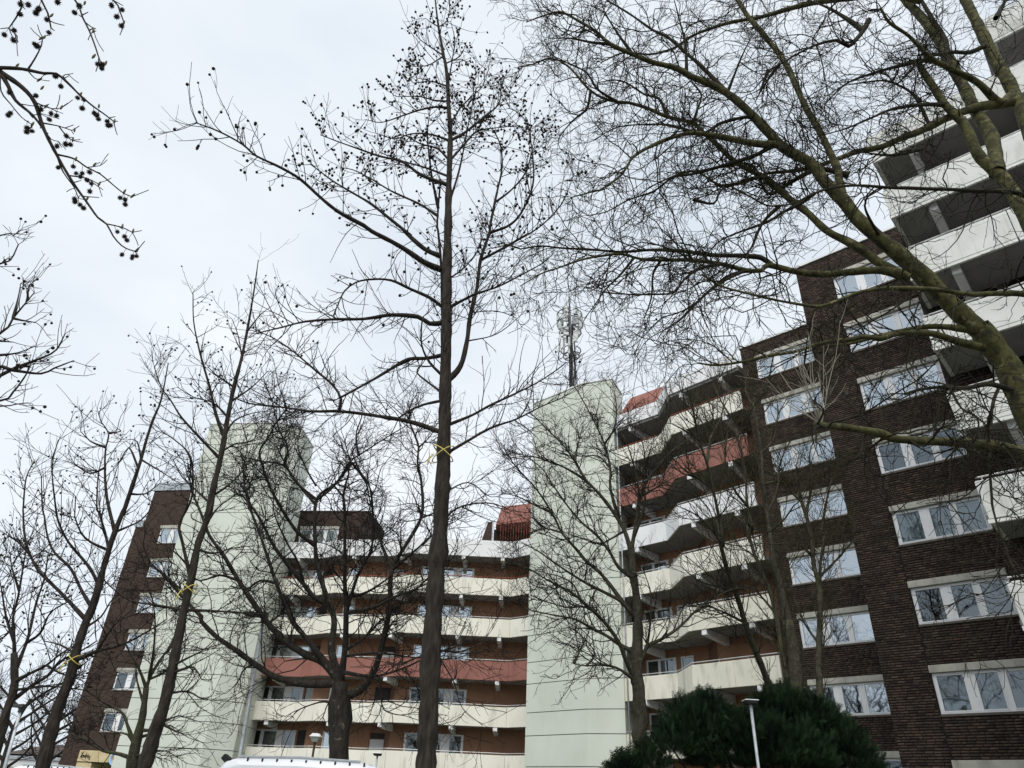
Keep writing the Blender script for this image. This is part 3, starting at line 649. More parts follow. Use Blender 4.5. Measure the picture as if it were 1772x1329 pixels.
# ---------------------------------------------------------------- street and garden lamps
def post_lamp(base_px, top_px, Y, r0, r1, label, head=(-1.0, .06)):
    b, t = atY(*base_px, Y), atY(*top_px, Y); dz = (t-b)/(t[2]-b[2]); b0 = b+dz*(0-b[2])
    root = empty('street_lamp', (b0[0], b0[1], 0), label, 'lamp')
    q = MB(); q.tube([tuple(b0+(t-b0)*u) for u in (0, .18, .181, .5, 1)], [r0*1.25, r0*1.2, r0, (r0+r1)/2, r1], 12); q.build('pole', 'galvanised', root, smooth=True)
    hx = head[0]; q = MB(); q.hexa([(t[0]+.1, Y-.12, t[2]-.03), (t[0]+hx, Y-.16, t[2]+.0), (t[0]+hx, Y+.16, t[2]+.0), (t[0]+.1, Y+.12, t[2]-.03),
                         (t[0]+.1, Y-.1, t[2]+.12), (t[0]+hx, Y-.14, t[2]+head[1]), (t[0]+hx, Y+.14, t[2]+head[1]), (t[0]+.1, Y+.1, t[2]+.12)]); q.build('lamp_head', 'lamp_dark', root, bevel=.02)
    q = MB(); q.tube([(t[0], Y, t[2]-.18), (t[0], Y, t[2]+.02)], r1*1.6, 10); q.build('collar', 'lamp_dark', root)
post_lamp((415, 1310), (457, 1067), 21.0, .062, .045, 'tall galvanised street lamp behind the white van, left of the thick-trunked tree', (-.55, .08))
post_lamp((9, 1325), (37, 1224), 30.0, .07, .05, 'tall grey street lamp at the bottom left corner', (-.5, .07))
def lantern(px, py, Y, s, label, flat=False, post='lamp_brown', hd='lamp_white'):
    t = atY(px, py, Y); root = empty('garden_lamp', (t[0], t[1], 0), label, 'lamp')
    q = MB(); q.tube([(t[0], t[1], 0), (t[0], t[1], t[2])], .035*s*2.2, 8); q.build('post', post, root, smooth=True)
    def fr4(w0, w1, z0, z1): 
        return [(t[0]+a*w, t[1]+b*w, z) for z, w in ((z0, w0), (z1, w1)) for a, b in ((-1, -1), (1, -1), (1, 1), (-1, 1))]
    if flat:
        q = MB(); q.hexa(fr4(.26*s, .34*s, t[2], t[2]+.16*s)); q.build('lamp_housing', 'lamp_dark', root, bevel=.02)
        q = MB(); q.hexa(fr4(.36*s, .33*s, t[2]+.162*s, t[2]+.21*s)); q.build('lid', hd, root, bevel=.012)
    else:
        q = MB(); q.hexa(fr4(.15*s, .33*s, t[2], t[2]+.30*s)); q.build('lamp_shade', 'antenna_panel', root)
        q = MB(); q.hexa(fr4(.36*s, .20*s, t[2]+.302*s, t[2]+.50*s)); q.build('lid', hd, root)
lantern(545, 1284, 30, .58, 'small garden lantern with white cap on a brown post beside the thick-trunked tree')
lantern(653, 1308, 40, .62, 'small flat-headed lamp low in front of the centre balconies', True, 'galvanised')
lantern(1299, 1219, 16.2, .42, 'garden lamp with flat white lid standing in front of the dark yew', True, 'galvanised')

# ---------------------------------------------------------------- white vans
def van(name, x0, x1, Y, zt, label, w=1.95):
    root = empty(name, ((x0+x1)/2, Y+w/2, 0), label, 'van'); ln = x1-x0
    prof = [(0, .35), (0, zt*.60), (.10, zt*.86), (.26, zt*.955), (.55, zt*.985), (ln*.45, zt), (ln-.9, zt*.985), (ln-.55, zt*.95), (ln-.12, zt*.62), (ln, zt*.42), (ln, .35)]
    secs = [(0, .90, .0), (.05, .97, .0), (.30, 1.0, .0)]
    V = []; F = []; ys = [(0.0, 1), (.05, 1), (.12, 1), (w-.12, 1), (w-.05, 1), (w, 1)]
    drop = [.16, .07, 0, 0, .07, .16]
    n = len(prof)
    for (y, _), dr in zip(ys, drop):
        for (px, pz) in prof:
            zz = pz-(dr*(pz/zt)**3)
            V.append((x0+px, Y+y, zz))
    for a in range(len(ys)-1):
        for b in range(n):
            c = (b+1) % n; F.append((a*n+b, (a+1)*n+b, (a+1)*n+c, a*n+c))
    F.append(tuple(range(n))); F.append(tuple((len(ys)-1)*n+i for i in range(n-1, -1, -1)))
    me = bpy.data.meshes.new('body'); me.from_pydata(V, [], F); me.update(); o = link('body', me, 'van_paint', root)
    b = o.modifiers.new('bevel', 'BEVEL'); b.width = .035; b.segments = 3; b.limit_method = 'ANGLE'
    q = MB(); q.box(x0+.45, x0+1.9, Y-.012, Y-.002, zt*.62, zt*.86); q.build('side_window', 'glass_dark', root)
    q = MB(); q.box(x0+2.2, x1-1.5, Y-.010, Y-.002, zt*.60, zt*.86); q.build('side_panel', 'van_paint', root, bevel=.004)
    q = MB(); q.box(x1-1.35, x1-.55, Y-.012, Y-.002, zt*.62, zt*.84); q.build('side_window', 'glass_dark', root)
    for i in range(9):
        xx = x0+.75+i*(ln-1.6)/8; q = MB(); q.box(xx-.018, xx+.018, Y+.04, Y+.07, zt*.955, zt*.985); q.build('roof_clip', 'rubber', root)
    for yy in (.10, w-.10):
        q = MB(); q.tube([(x0+.5, Y+yy, zt*.992), (x0+ln*.45, Y+yy, zt*1.008), (x1-.95, Y+yy, zt*.994)], .022, 6); q.build('roof_rail', 'galvanised', root)
    for xx in (x0+.95, x1-1.0):
        for yy in (.02, w-.22):
            q = MB(); q.tube([(xx, Y+yy, .34), (xx, Y+yy+.2, .34)], .34, 18); q.build('wheel', 'rubber', root)
    return root
a = atY(368, 1318, 18.0); b = atY(668, 1329, 18.0); zv = atY(480, 1310, 18.0)[2]
vr = van('parked_van', a[0], b[0]+.35, 18.0, zv, 'white van with roof clips parked under the thick-trunked tree')
p = atY(391, 1314, 18.1); q = MB(); q.hexa([(p[0]-.13, 18.1, p[2]+.02), (p[0]+.10, 18.1, p[2]-.16), (p[0]+.12, 18.3, p[2]-.16), (p[0]-.13, 18.3, p[2]+.02), (p[0]-.06, 18.1, p[2]+.12), (p[0]+.13, 18.1, p[2]+.0), (p[0]+.13, 18.3, p[2]+.0), (p[0]-.06, 18.3, p[2]+.12)])
q.build('rear_camera', 'rubber', vr, bevel=.02)
a = atY(8, 1324, 27.0); b = atY(112, 1324, 27.0)
van('parked_van', a[0], b[0]+1.2, 27.0, atY(60, 1323, 27.0)[2], 'white van showing only its roof at the bottom left behind the leaning trunks')
# odds and ends on the lowest centre balcony
def fold_chair(s, z, label):
    o = FC4.p(s, z, .55); root = empty('folding_chair', o, label, 'chair'); q = MB()
    for dx in (0, .42): q.tube([(o[0]+dx, o[1], z), (o[0]+dx, o[1]+.25, z+1.02)], .014, 5)
    q.tube([(o[0], o[1]+.25, z+1.02), (o[0]+.42, o[1]+.25, z+1.02)], .014, 5); q.build('frame', 'lamp_dark', root)
    q = MB(); q.hexa([(o[0]+.02, o[1]+.14, z+.5), (o[0]+.4, o[1]+.14, z+.5), (o[0]+.4, o[1]+.16, z+.5), (o[0]+.02, o[1]+.16, z+.5), (o[0]+.02, o[1]+.25, z+1.0), (o[0]+.4, o[1]+.25, z+1.0), (o[0]+.4, o[1]+.27, z+1.0), (o[0]+.02, o[1]+.27, z+1.0)]); q.build('backrest', 'brown_wall', root)
fold_chair(FC4.at_az(-.9), 3.6, 'dark folding chair on the lowest centre balcony next to the green tower')

# ================================================================ TREES
REG = dict(full=(0, 0, 1), A=(443, 0, 2.998), B=(443, 400, 2.998), Cq=(320, 800, 2.149), D=(320, 600, 2.867), E=(0, 886, 2.867), F=(0, 600, 2.867), Z=(0, 1129, 5.063),
           G=(840, 650, 2.867), H=(840, 950, 2.867), I=(1150, 680, 2.867), J=(1150, 900, 2.867), K=(900, 0, 2.867), L=(900, 300, 2.867), M=(1329, 0, 2.867),
           N=(1329, 300, 2.867), O=(1329, 560, 2.867), T=(0, 0, 2.6575), U=(0, 400, 2.658), Q=(1600, 820, 4.43))
def crom(P, step):
    """Catmull-Rom through rows of P; step = sampling distance in the first two columns"""
    P = np.asarray(P, float); Q = np.vstack([2*P[0]-P[1], P, 2*P[-1]-P[-2]]); out = []
    for i in range(1, len(Q)-2):
        n = max(2, int(np.hypot(*(Q[i+1, :2]-Q[i, :2]))/step))
        t = np.linspace(0, 1, n, endpoint=False)[:, None]
        out.append(.5*((2*Q[i])+(-Q[i-1]+Q[i+1])*t+(2*Q[i-1]-5*Q[i]+4*Q[i+1]-Q[i+2])*t**2+(-Q[i-1]+3*Q[i]-3*Q[i+1]+Q[i+2])*t**3))
    return np.vstack(out+[P[-1:]])
def parse(s):
    """'A 7 2 : x,y x,y | B : x,y' -> photo pixel points, radii in photo pixels"""
    r0 = r1 = None; pts = []
    for seg in s.split('|'):
        h, body = seg.split(':'); h = h.split(); ox, oy, k = REG[h[0]]
        if len(h) > 2: r0, r1 = float(h[1]), float(h[2])
        pts += [(ox+float(a.split(',')[0])/k, oy+float(a.split(',')[1])/k) for a in body.split()]
    return r0, r1, np.array(pts)
class Tree:
    def __init__(s, name, Y, label, seed, bark, twig, group=None, base=None):
        s.Y = Y; s.rng = np.random.default_rng(seed); s.bark = bark; s.twig = twig; s.px = []; s.limbs = []; s.levels = []; s.k = 1.0; s.thin = 0
        s.root = empty(name, (0, 0, 0), label, 'tree', group); s.name = name
    def trunk(s, line, lean=0.0, sides=14, rough=.05, rr=None, k=1.0):
        r0, r1, p = parse(line); n = len(p); t = np.concatenate([[0], np.cumsum(np.hypot(*np.diff(p, axis=0).T))]); t /= t[-1]; s.k = k
        rad = r0+(r1-r0)*t**.9 if rr is None else np.interp(-p[:, 1], [-y for y, _ in rr], [q for _, q in rr])
        s._add(np.column_stack([p, np.full(n, s.Y)+lean*t, rad]), 'trunk', sides, rough)
        b = s.limbs[0][0][0]; s.root.location = (b[0], b[1], 0)
        for c in s.root.children: c.location = (-b[0], -b[1], 0)
        return s
    def limb(s, line, dY=None, sides=7, rough=.02, mat_=None, spread=.55):
        r0, r1, p = parse(line); a = np.vstack(s.px); i = np.argmin(np.hypot(a[:, 0]-p[0, 0], a[:, 1]-p[0, 1])); Y0 = a[i, 2]
        if np.hypot(a[i, 0]-p[0, 0], a[i, 1]-p[0, 1]) < 14: p[0] = a[i, :2]
        L_ = np.sum(np.hypot(*np.diff(p, axis=0).T)); met = L_*Y0/PF
        d = dY if dY is not None else s.rng.uniform(-spread, spread)*met
        d = max(d, -.55*Y0); t = np.concatenate([[0], np.cumsum(np.hypot(*np.diff(p, axis=0).T))])/L_
        r0 = max(.75, r0*s.k); r1 = max(.5, r1*min(1, s.k*1.1))
        if mat_ is None and s.thin and r0 < s.thin: mat_ = s.twig
        s._add(np.column_stack([p, Y0+d*t, r0+(r1-r0)*t**.7]), 'limb', sides, rough, mat_); return s
    def _add(s, nodes, kind, sides, rough, mat_=None):
        c = crom(nodes, 9 if kind == 'limb' else 12); s.px.append(c[:, :3].copy())
        P = np.array([atY(a, b, y) for a, b, y, _ in c]); dist = np.linalg.norm(P-EYE, axis=1)
        rad = np.maximum(c[:, 3], .3)*dist/PF; n = len(P)
        ph = s.rng.uniform(0, 6.3, 3); ss = np.concatenate([[0], np.cumsum(np.linalg.norm(np.diff(P, axis=0), axis=1))])
        amp = rough*3.0 if kind == 'limb' else rough
        P = P+(np.sin(ss[:, None]*np.array([5.1, 4.3, 6.2])+ph)*.35+np.sin(ss[:, None]*np.array([13., 11, 15])+ph*2)*.2)*amp*rad[:, None]*(1.0 if kind == 'limb' else .6)
        rad = rad*(1+.10*np.sin(ss*7+ph[0])*np.sin(ss*3.1+ph[1])+rough*s.rng.normal(0, 1, n))
        V, F = tubes(P[None], rad[None], sides)
        if kind == 'trunk':
            an = np.tile(np.arange(sides), n); V = V+(s.rng.normal(0, 1, (len(V), 1))*.05+.05*np.sin(an*2.4+np.repeat(ss, sides)*.8)[:, None])*np.repeat(rad, sides)[:, None]*(V-np.repeat(P, sides, axis=0))/(np.repeat(rad, sides)[:, None]+1e-6)
        capv = V[-sides:].mean(axis=0); V = np.vstack([V, capv[None]]); b = (n-1)*sides
        F = np.vstack([F, [[b+i, b+(i+1) % sides, len(V)-1, len(V)-1] for i in range(sides)]])
        me = bpy.data.meshes.new(kind); me.from_pydata([tuple(v) for v in V], [], [tuple(dict.fromkeys(map(int, f))) for f in F]); me.update()
        me.polygons.foreach_set('use_smooth', np.ones(len(me.polygons), bool)); link(kind, me, mat_ or s.bark, s.root)
        s.limbs.append((P, rad, kind))
    # ---- procedural branches and twigs growing on the limbs
    def spawn(s, dens, t0=.12, kinds=('limb',), rmax=1e9, tip=True):
        Ps, Ts, Rs = [], [], []
        for P, rad, kind in s.limbs:
            if kind not in kinds: continue
            seg = np.linalg.norm(np.diff(P, axis=0), axis=1); cum = np.concatenate([[0], np.cumsum(seg)]); n = s.rng.poisson(dens*cum[-1]); n = max(n, 1)
            u = np.sort(s.rng.uniform(t0, 1, n))*cum[-1]
            if tip: u = np.append(u, [cum[-1]*.995]*2)
            j = np.clip(np.searchsorted(cum, u)-1, 0, len(seg)-1); f = ((u-cum[j])/seg[j])[:, None]
            Ps.append(P[j]*(1-f)+P[j+1]*f); Ts.append((P[j+1]-P[j])/seg[j][:, None]); Rs.append(rad[j])
        return np.vstack(Ps), np.vstack(Ts), np.concatenate(Rs)
    def grow(s, P, T, Rp, ln, K=6, ang=(30, 65), up=.06, wob=.16, rs=.55, rmax=.02, rtip=.004, tdir=None, plane=None):
        g = s.rng; N = len(P); A = g.normal(0, 1, (N, 3)); A -= (A*T).sum(1, keepdims=True)*T; A /= np.linalg.norm(A, axis=1, keepdims=True)+1e-9
        if tdir is not None: A += np.array(tdir); A -= (A*T).sum(1, keepdims=True)*T; A /= np.linalg.norm(A, axis=1, keepdims=True)+1e-9
        th = np.radians(g.uniform(*ang, N))[:, None]; d = np.cos(th)*T+np.sin(th)*A; l = g.uniform(*ln, N)*(.6+.8*g.random(N))
        out = np.empty((N, K, 3)); out[:, 0] = P
        for k in range(1, K):
            d = d+g.normal(0, wob, (N, 3)); d[:, 2] += up; d /= np.linalg.norm(d, axis=1, keepdims=True); out[:, k] = out[:, k-1]+d*(l/(K-1))[:, None]
        r0 = np.minimum(Rp*rs, rmax); t = np.linspace(0, 1, K)[None, :]; rad = r0[:, None]*(1-t)+np.minimum(rtip, r0)[:, None]*t
        s.levels.append((out, rad)); return out, rad
    def sub(s, out, rad, per, t0=.15, endw=.0):
        N, K, _ = out.shape; n = s.rng.poisson(per, N); idx = np.repeat(np.arange(N), n); u = s.rng.uniform(t0, 1, len(idx))*(K-1); j = np.minimum(u.astype(int), K-2); f = (u-j)[:, None]
        P = out[idx, j]*(1-f)+out[idx, j+1]*f; T = out[idx, j+1]-out[idx, j]; T /= np.linalg.norm(T, axis=1, keepdims=True)+1e-9
        return P, T, rad[idx, j]
    def twigs(s, name='twigs', sides=(5, 3, 3, 3)):
        Vs, Fs, b = [], [], 0
        for i, (P, r) in enumerate(s.levels):
            V, F = tubes(P, r, sides[min(i, len(sides)-1)]); Vs.append(V); Fs.append(F+b); b += len(V)
        if Vs:
            o = link(name, np_mesh(name, np.vstack(Vs), np.vstack(Fs), smooth=True), s.twig, s.root); o['kind'] = 'stuff'
    def balls(s, Pt, r, name='seed_balls', hang=.04):
        iv, ifc = ICO; N = len(Pt); sc = r*(.8+.4*s.rng.random(N)); st = s.rng.normal(0, .25, (N, 3)); st[:, 2] = -1; Pc = Pt+st*hang*(.4+s.rng.random(N))[:, None]
        V = (Pc[:, None, :]+iv[None]*sc[:, None, None]).reshape(-1, 3); F = (ifc[None]+(np.arange(N)*len(iv))[:, None, None]).reshape(-1, 3)
        o = link(name, np_mesh(name, V, F), 'seed_ball', s.root); o['kind'] = 'stuff'
        return Pc
_t = (1+5**.5)/2
_iv = np.array([(-1, _t, 0), (1, _t, 0), (-1, -_t, 0), (1, -_t, 0), (0, -1, _t), (0, 1, _t), (0, -1, -_t), (0, 1, -_t), (_t, 0, -1), (_t, 0, 1), (-_t, 0, -1), (-_t, 0, 1)])
ICO = (_iv/np.linalg.norm(_iv[0]), np.array([(0, 11, 5), (0, 5, 1), (0, 1, 7), (0, 7, 10), (0, 10, 11), (1, 5, 9), (5, 11, 4), (11, 10, 2), (10, 7, 6), (7, 1, 8), (3, 9, 4), (3, 4, 2), (3, 2, 6), (3, 6, 8), (3, 8, 9), (4, 9, 5), (2, 4, 11), (6, 2, 10), (8, 6, 7), (9, 8, 1)]))

def strap(Pc, r, label, tail=.25):
    root = empty('strap', tuple(Pc), label, 'strap'); c = np.array(Pc)
    for k, (tilt, z) in enumerate(((.55, 0), (-.5, .02))):
        q = MB(); q.tube([(c[0]+r*1.1*math.cos(t), c[1]+r*1.1*math.sin(t), c[2]+z+tilt*r*math.cos(t)*1.6) for t in np.linspace(0, 2*math.pi, 22)], .010, 5); q.build('loop', 'strap_yellow', root)
    q = MB(); q.tube([(c[0]-r*1.08, c[1]-.06, c[2]-.2*r), (c[0]-r*1.35, c[1]-.1, c[2]-tail*.5), (c[0]-r*1.5, c[1]-.08, c[2]-tail)], .013, 5); q.build('tail', 'strap_yellow', root)

# ---------------------------------------------------------------- tall sweetgum in the centre
t = Tree('sweetgum_tree', 11.5, 'tall straight sweetgum with dark trunk and seed balls in the centre', 101, 'bark_gum', 'twig_dark')
t.trunk('full 19 1.2 : 734,1440 738,1329 748,1100 762,900 767,800 770,700 772,600 774,500 774,443 | A : 1000,960 1008,700 1000,560 990,380 975,290 955,190 940,90 930,0 925,-60', k=.66,
        rr=[(1440, 17.5), (1329, 16), (1040, 14.5), (850, 12.5), (700, 10.5), (550, 9), (443, 7.5), (300, 4.6), (187, 3.3), (100, 2.2), (0, 1.1), (-60, .6)])
for l in ('B 7.5 2 : 975,930 972,700 970,500 962,200 945,0 | A : 940,1180 945,1080 958,930', 'A 4 1 : 945,1080 910,900 890,700 905,560', 'B 8.5 1.5 : 1010,770 1060,700 1095,570 1110,450 1145,300 1165,150 1210,10 | A : 1215,1170 1245,1020 1275,880 1270,760 1240,690',
          'B 7.5 1.5 : 945,1030 800,990 600,955 430,935 280,935 150,915 0,900 | D : 300,275 250,255', 'B 4.5 1 : 430,935 440,870 400,800 300,715 200,630 100,560 0,515',
          'B 6 2.5 : 955,655 880,660 790,665 700,715 600,775 440,862', 'B 4.5 2 : 950,890 870,900 800,930 740,970', 'B 4 1.5 : 960,860 900,790 835,735 850,700', 'B 4.5 1.5 : 955,770 900,680 860,590 860,480 870,440',
          'B 7.5 1.4 : 970,475 900,480 840,445 700,435 560,455 400,458 250,470 130,500 0,530', 'B 5.5 1.2 : 970,390 900,345 800,300 700,255 600,250 520,265 460,310 430,370 400,440',
          'B 8.5 4 : 955,210 880,165 750,80 600,0 | A : 560,1170 430,1100 330,1020 230,930 130,870 0,808 | full 8.5 1.2 : 420,250 380,228 338,212',
          'B 7.5 1.2 : 955,145 870,90 770,0 | A : 800,1220 700,1140 600,1060 500,1000 400,940 320,880 280,850', 'A 4 .9 : 950,1120 850,1060 700,990 600,930 500,880 440,870',
          'A 5.5 1 : 1000,960 860,910 760,840 640,810 540,775 440,740 335,700', 'A 3.5 1 : 1000,930 880,870 760,835 640,790', 'A 3.2 .8 : 1003,830 940,770 850,745 760,700 650,740', 'A 3.2 .8 : 1005,740 900,695 800,695 720,720 620,690',
          'A 3.6 .8 : 1000,570 930,555 850,570 760,600 650,635 570,620', 'A 2.6 .8 : 995,510 920,520 850,500 730,500 710,485', 'A 2.2 .7 : 990,440 900,420 820,430 770,390', 'A 2 .7 : 978,310 890,340 815,345', 'A 2 .7 : 970,300 900,240 845,200 820,150', 'A 1.6 .6 : 950,150 900,110 880,95',
          'A 4.5 .9 : 1008,730 1080,690 1180,610 1260,540 1270,470 1290,400', 'A 3.4 .8 : 1005,850 1080,750 1150,680 1280,660 1370,650', 'A 3.6 .8 : 1000,1080 1050,900 1080,760 1110,600 1130,480 1115,390', 'A 2.6 .7 : 1000,640 1060,560 1120,500 1180,440 1185,350', 'A 2.2 .7 : 992,440 1020,300 1030,200 1010,110',
          'A 2 .7 : 985,330 1060,290 1090,220', 'A 1.5 .6 : 950,150 990,110 1005,45', 'B 4.6 1 : 985,385 1130,330 1250,290 1370,230 1480,170 1540,120', 'B 5 1.2 : 975,1015 1120,955 1220,900 1330,850 1460,785 1560,720 1610,680', 'B 5 1.2 : 975,1145 1120,1075 1220,1020 1350,975 1480,910 1600,860',
          'A 4.2 .9 : 1215,1210 1320,1165 1390,1080 1440,930 1420,700 1380,600 1310,560', 'A 3.2 .8 : 1250,1040 1330,980 1400,890 1440,740 1450,650', 'B 4.2 .9 : 1175,165 1280,90 1400,20 | A : 1350,1250 1480,1170 1590,1050 1650,900', 'B 2.2 .7 : 1105,575 1220,545 1300,500 1380,430', 'B 1.8 .7 : 1130,420 1250,415 1350,450', 'B 2.5 .8 : 985,240 1080,190 1150,100 1180,20',
          'full 4 1 : 762,905 790,880 840,870 880,880', 'full 3.5 .9 : 750,1140 720,1138 690,1150 650,1142', 'full 3.5 .9 : 755,1130 790,1128 818,1120 838,1110', 'full 2.2 .7 : 762,1140 785,1180 800,1225 835,1255', 'full 2.5 .8 : 764,880 720,900 690,905 660,930', 'full 2.4 .7 : 766,850 810,835 850,860 880,850'):
    t.limb(l)
P, T, R_ = t.spawn(6.5, .16); o1, r1 = t.grow(P, T, R_, (.35, 1.05), 7, (35, 75), .09, .10, .6, .010, .0046)
P, T, R_ = t.sub(o1, r1, 3.0); o2, r2 = t.grow(P, T, R_, (.12, .42), 5, (30, 60), .12, .12, .8, .006, .0034)
P, T, R_ = t.spawn(3.0, .42, ('trunk',)); o3, r3 = t.grow(P, T, R_, (.3, 1.1), 6, (40, 75), .12, .1, .3, .010, .004)
P, T, R_ = t.sub(o3, r3, 2.5); t.grow(P, T, R_, (.1, .35), 5, (30, 60), .12, .12, .8, .006, .0034)
tips = np.vstack([o2[:, -1], o1[:, -1], o2[:, 3]]); tips = tips[tips[:, 2] > 9.5]; zz = np.clip((tips[:, 2]-9.5)/7, .06, 1); tips = tips[t.rng.random(len(tips)) < zz*.48]
t.balls(tips, .031); t.twigs()
p = atY(767, 786, 11.5); strap(p, .165, 'yellow strap tied around the trunk of the tall central sweetgum')

# ---------------------------------------------------------------- thick-trunked tree in front of the centre block
t = Tree('oak_tree', 20.3, 'thick-trunked bare tree with spreading crooked limbs behind the white van', 102, 'bark_oak', 'twig_dark')
t.trunk('full 19 13 : 586,1440 586,1315 588,1262 | Cq : 577,935 575,880 578,820', k=.72, rr=[(1440, 16.5), (1315, 15), (1262, 15), (1235, 17.5), (1209, 16), (1181, 12)])
for l in ('Cq 10 2.2 : 570,832 480,825 400,815 330,795 260,750 200,705 120,650 60,590 | E : 1000,520 940,460 880,390 800,300 740,260', 'Cq 11 2 : 572,800 520,745 440,710 370,660 310,600 260,530 200,440 140,340 90,270 60,190 30,120', 'Cq 7.5 1.8 : 540,745 480,690 440,640 400,590 370,520 340,450 310,360 280,270 250,190 230,100',
          'Cq 10 2 : 575,810 545,700 555,600 540,540 480,500 440,450 390,390 330,310 300,250 260,180 210,120', 'Cq 7 2.5 : 552,560 520,480 495,390 485,310 490,140 560,80 620,0', 'Cq 4 1 : 488,150 420,80 370,0 340,-60', 'D 3.5 .9 : 655,770 560,680 490,590 390,570 250,540', 'D 3.5 .9 : 665,765 740,690 820,570 860,540 1000,450 1100,390',
          'Cq 5 1.5 : 483,310 420,260 370,190 320,100 290,20 | D : 390,600 370,520 420,440 450,380 510,300', 'Cq 9 2 : 580,825 595,700 600,560 595,440 595,300 595,200 590,120 610,40', 'Cq 4.5 1.2 : 600,560 640,430 690,330 700,250 690,100 640,20', 'Cq 4.5 1 : 600,700 670,650 740,580 820,560', 'Cq 5.5 1.5 : 602,560 700,540 780,500 860,470 905,430 960,400',
          'Cq 4.5 1.4 : 600,500 660,490 730,450 780,410', 'Cq 9.5 1.8 : 578,885 660,840 710,760 740,650 760,550 770,400 820,310 880,200 880,80 865,0 | D : 1160,500 1140,440 1100,340', 'Cq 4.5 1.2 : 770,400 730,300 700,200 690,100 650,30 620,-40', 'Cq 4.5 1 : 582,790 700,795 800,770 900,725 960,700', 'Cq 3 .8 : 600,720 720,710 850,725 1000,730 1100,690',
          'Cq 2.6 .7 : 730,790 730,870 740,920 800,940 850,930', 'Cq 4.5 1.4 : 770,400 830,350 900,290 960,230', 'Cq 3 .8 : 310,600 370,560 440,560', 'Cq 3 .7 : 255,752 225,765 205,800 210,850', 'Cq 3 1 : 500,745 440,730 370,740', 'Cq 3 .8 : 590,905 520,890 460,905 400,930', 'D 3 .8 : 820,580 900,680 920,780 960,880', 'D 3 .8 : 490,590 510,500 470,420 440,300 400,180', 'D 2.6 .7 : 650,690 600,600 560,480 600,350', 'D 2.6 .7 : 740,690 790,760 800,880',
          'D 2.6 .7 : 860,540 850,430 880,330 860,220', 'D 2.4 .7 : 1160,500 1220,440 1250,380', 'Cq 3.5 1 : 200,440 130,420 60,440 0,420', 'Cq 3.5 1 : 340,450 280,440 230,470 170,460', 'D 3 .8 : 320,900 310,760 290,620 310,480 280,380', 'Cq 3.2 1 : 440,450 420,370 380,300 330,180 340,80', 'Cq 3.2 .9 : 760,550 820,520 880,500 950,520'):
    t.limb(l)
P, T, R_ = t.spawn(4.2, .2); o1, r1 = t.grow(P, T, R_, (.6, 2.0), 7, (30, 65), .04, .25, .6, .018, .007)
P, T, R_ = t.sub(o1, r1, 4.2); o2, r2 = t.grow(P, T, R_, (.3, .95), 6, (30, 65), .04, .26, .7, .010, .0055)
P, T, R_ = t.sub(o2, r2, 2.6); t.grow(P, T, R_, (.12, .42), 4, (30, 65), .04, .15, .8, .0065, .0048); t.twigs()

# ---------------------------------------------------------------- left-hand sweetgums
t = Tree('sweetgum_tree', 15.5, 'slender sweetgum crossing the left green tower, trunk with a round knot', 103, 'bark_gum', 'twig_dark')
t.trunk('full 13.5 .8 : 222,1440 249,1329 | E : 815,950 850,800 890,600 920,450 955,300 985,150 1030,30 | F : 1060,700 1100,520 1130,350 1160,200 1200,50 | full : 430,560 440,500 447,450', k=.72, rr=[(1440, 10.5), (1329, 9.6), (1165, 7.6), (1043, 6.0), (938, 5.2), (844, 4.6), (722, 3.6), (617, 2.4), (500, 1.2), (450, .7)])
for l in ('F 4.5 .8 : 1108,450 1070,330 1040,200 1000,60 985,0 | full : 335,555 334,505', 'F 4 .8 : 1085,560 1000,460 900,350 850,270 800,200 765,100', 'F 3 .7 : 1112,440 1160,370 1250,330 1330,320', 'F 2.6 .7 : 1165,200 1060,130 1020,80', 'F 2.8 .7 : 1150,260 1250,200 1330,120', 'E 4.5 1 : 945,330 905,150 890,60 | F : 950,750 955,600 930,520 850,450 800,420',
          'E 4 .8 : 915,480 1050,490 1270,505 1340,500', 'E 3.5 .9 : 905,490 760,460 650,440 560,380 480,300', 'E 3 .8 : 880,780 940,720 1000,690 1060,640', 'E 3 .8 : 870,810 960,770 1000,830 1050,830', 'F 3 .8 : 1050,730 1130,690 1200,620 1250,540', 'F 3 .8 : 1040,760 960,700 900,640 860,560', 'F 2.6 .7 : 1100,530 1170,480 1240,470 1300,420', 'F 3 .8 : 1000,880 1080,800 1160,740 1230,700', 'E 3 .8 : 960,300 900,230 830,170 760,140', 'E 3.2 .8 : 990,180 1060,205 1150,180 1230,170', 'E 3 .8 : 880,640 820,700 780,770', 'E 2.8 .8 : 930,410 860,350 790,290 720,260', 'F 2 .6 : 1205,40 1180,-60 1150,-140', 'full 2 .6 : 428,575 450,545 470,530', 'F 2.4 .7 : 1130,350 1060,280 960,250 880,200', 'E 3 .7 : 850,900 930,890 1010,930 1060,900'):
    t.limb(l)
P, T, R_ = t.spawn(5.0, .15); o1, r1 = t.grow(P, T, R_, (.4, 1.2), 6, (35, 65), .09, .12, .5, .012, .0048)
P, T, R_ = t.sub(o1, r1, 3.4); o2, r2 = t.grow(P, T, R_, (.15, .5), 5, (30, 60), .10, .12, .8, .007, .0042)
P, T, R_ = t.spawn(1.8, .35, ('trunk',)); o3, r3 = t.grow(P, T, R_, (.4, 1.3), 6, (40, 70), .10, .12, .3, .012, .0048); P, T, R_ = t.sub(o3, r3, 3); t.grow(P, T, R_, (.15, .45), 5, (30, 60), .1, .12, .8, .007, .0042)
tips = np.vstack([o2[:, -1], o1[:, -1]]); tips = tips[tips[:, 2] > 7]; zz = np.clip((tips[:, 2]-7)/6, .02, 1); tips = tips[t.rng.random(len(tips)) < zz*.45]
t.balls(tips, .027); t.twigs()
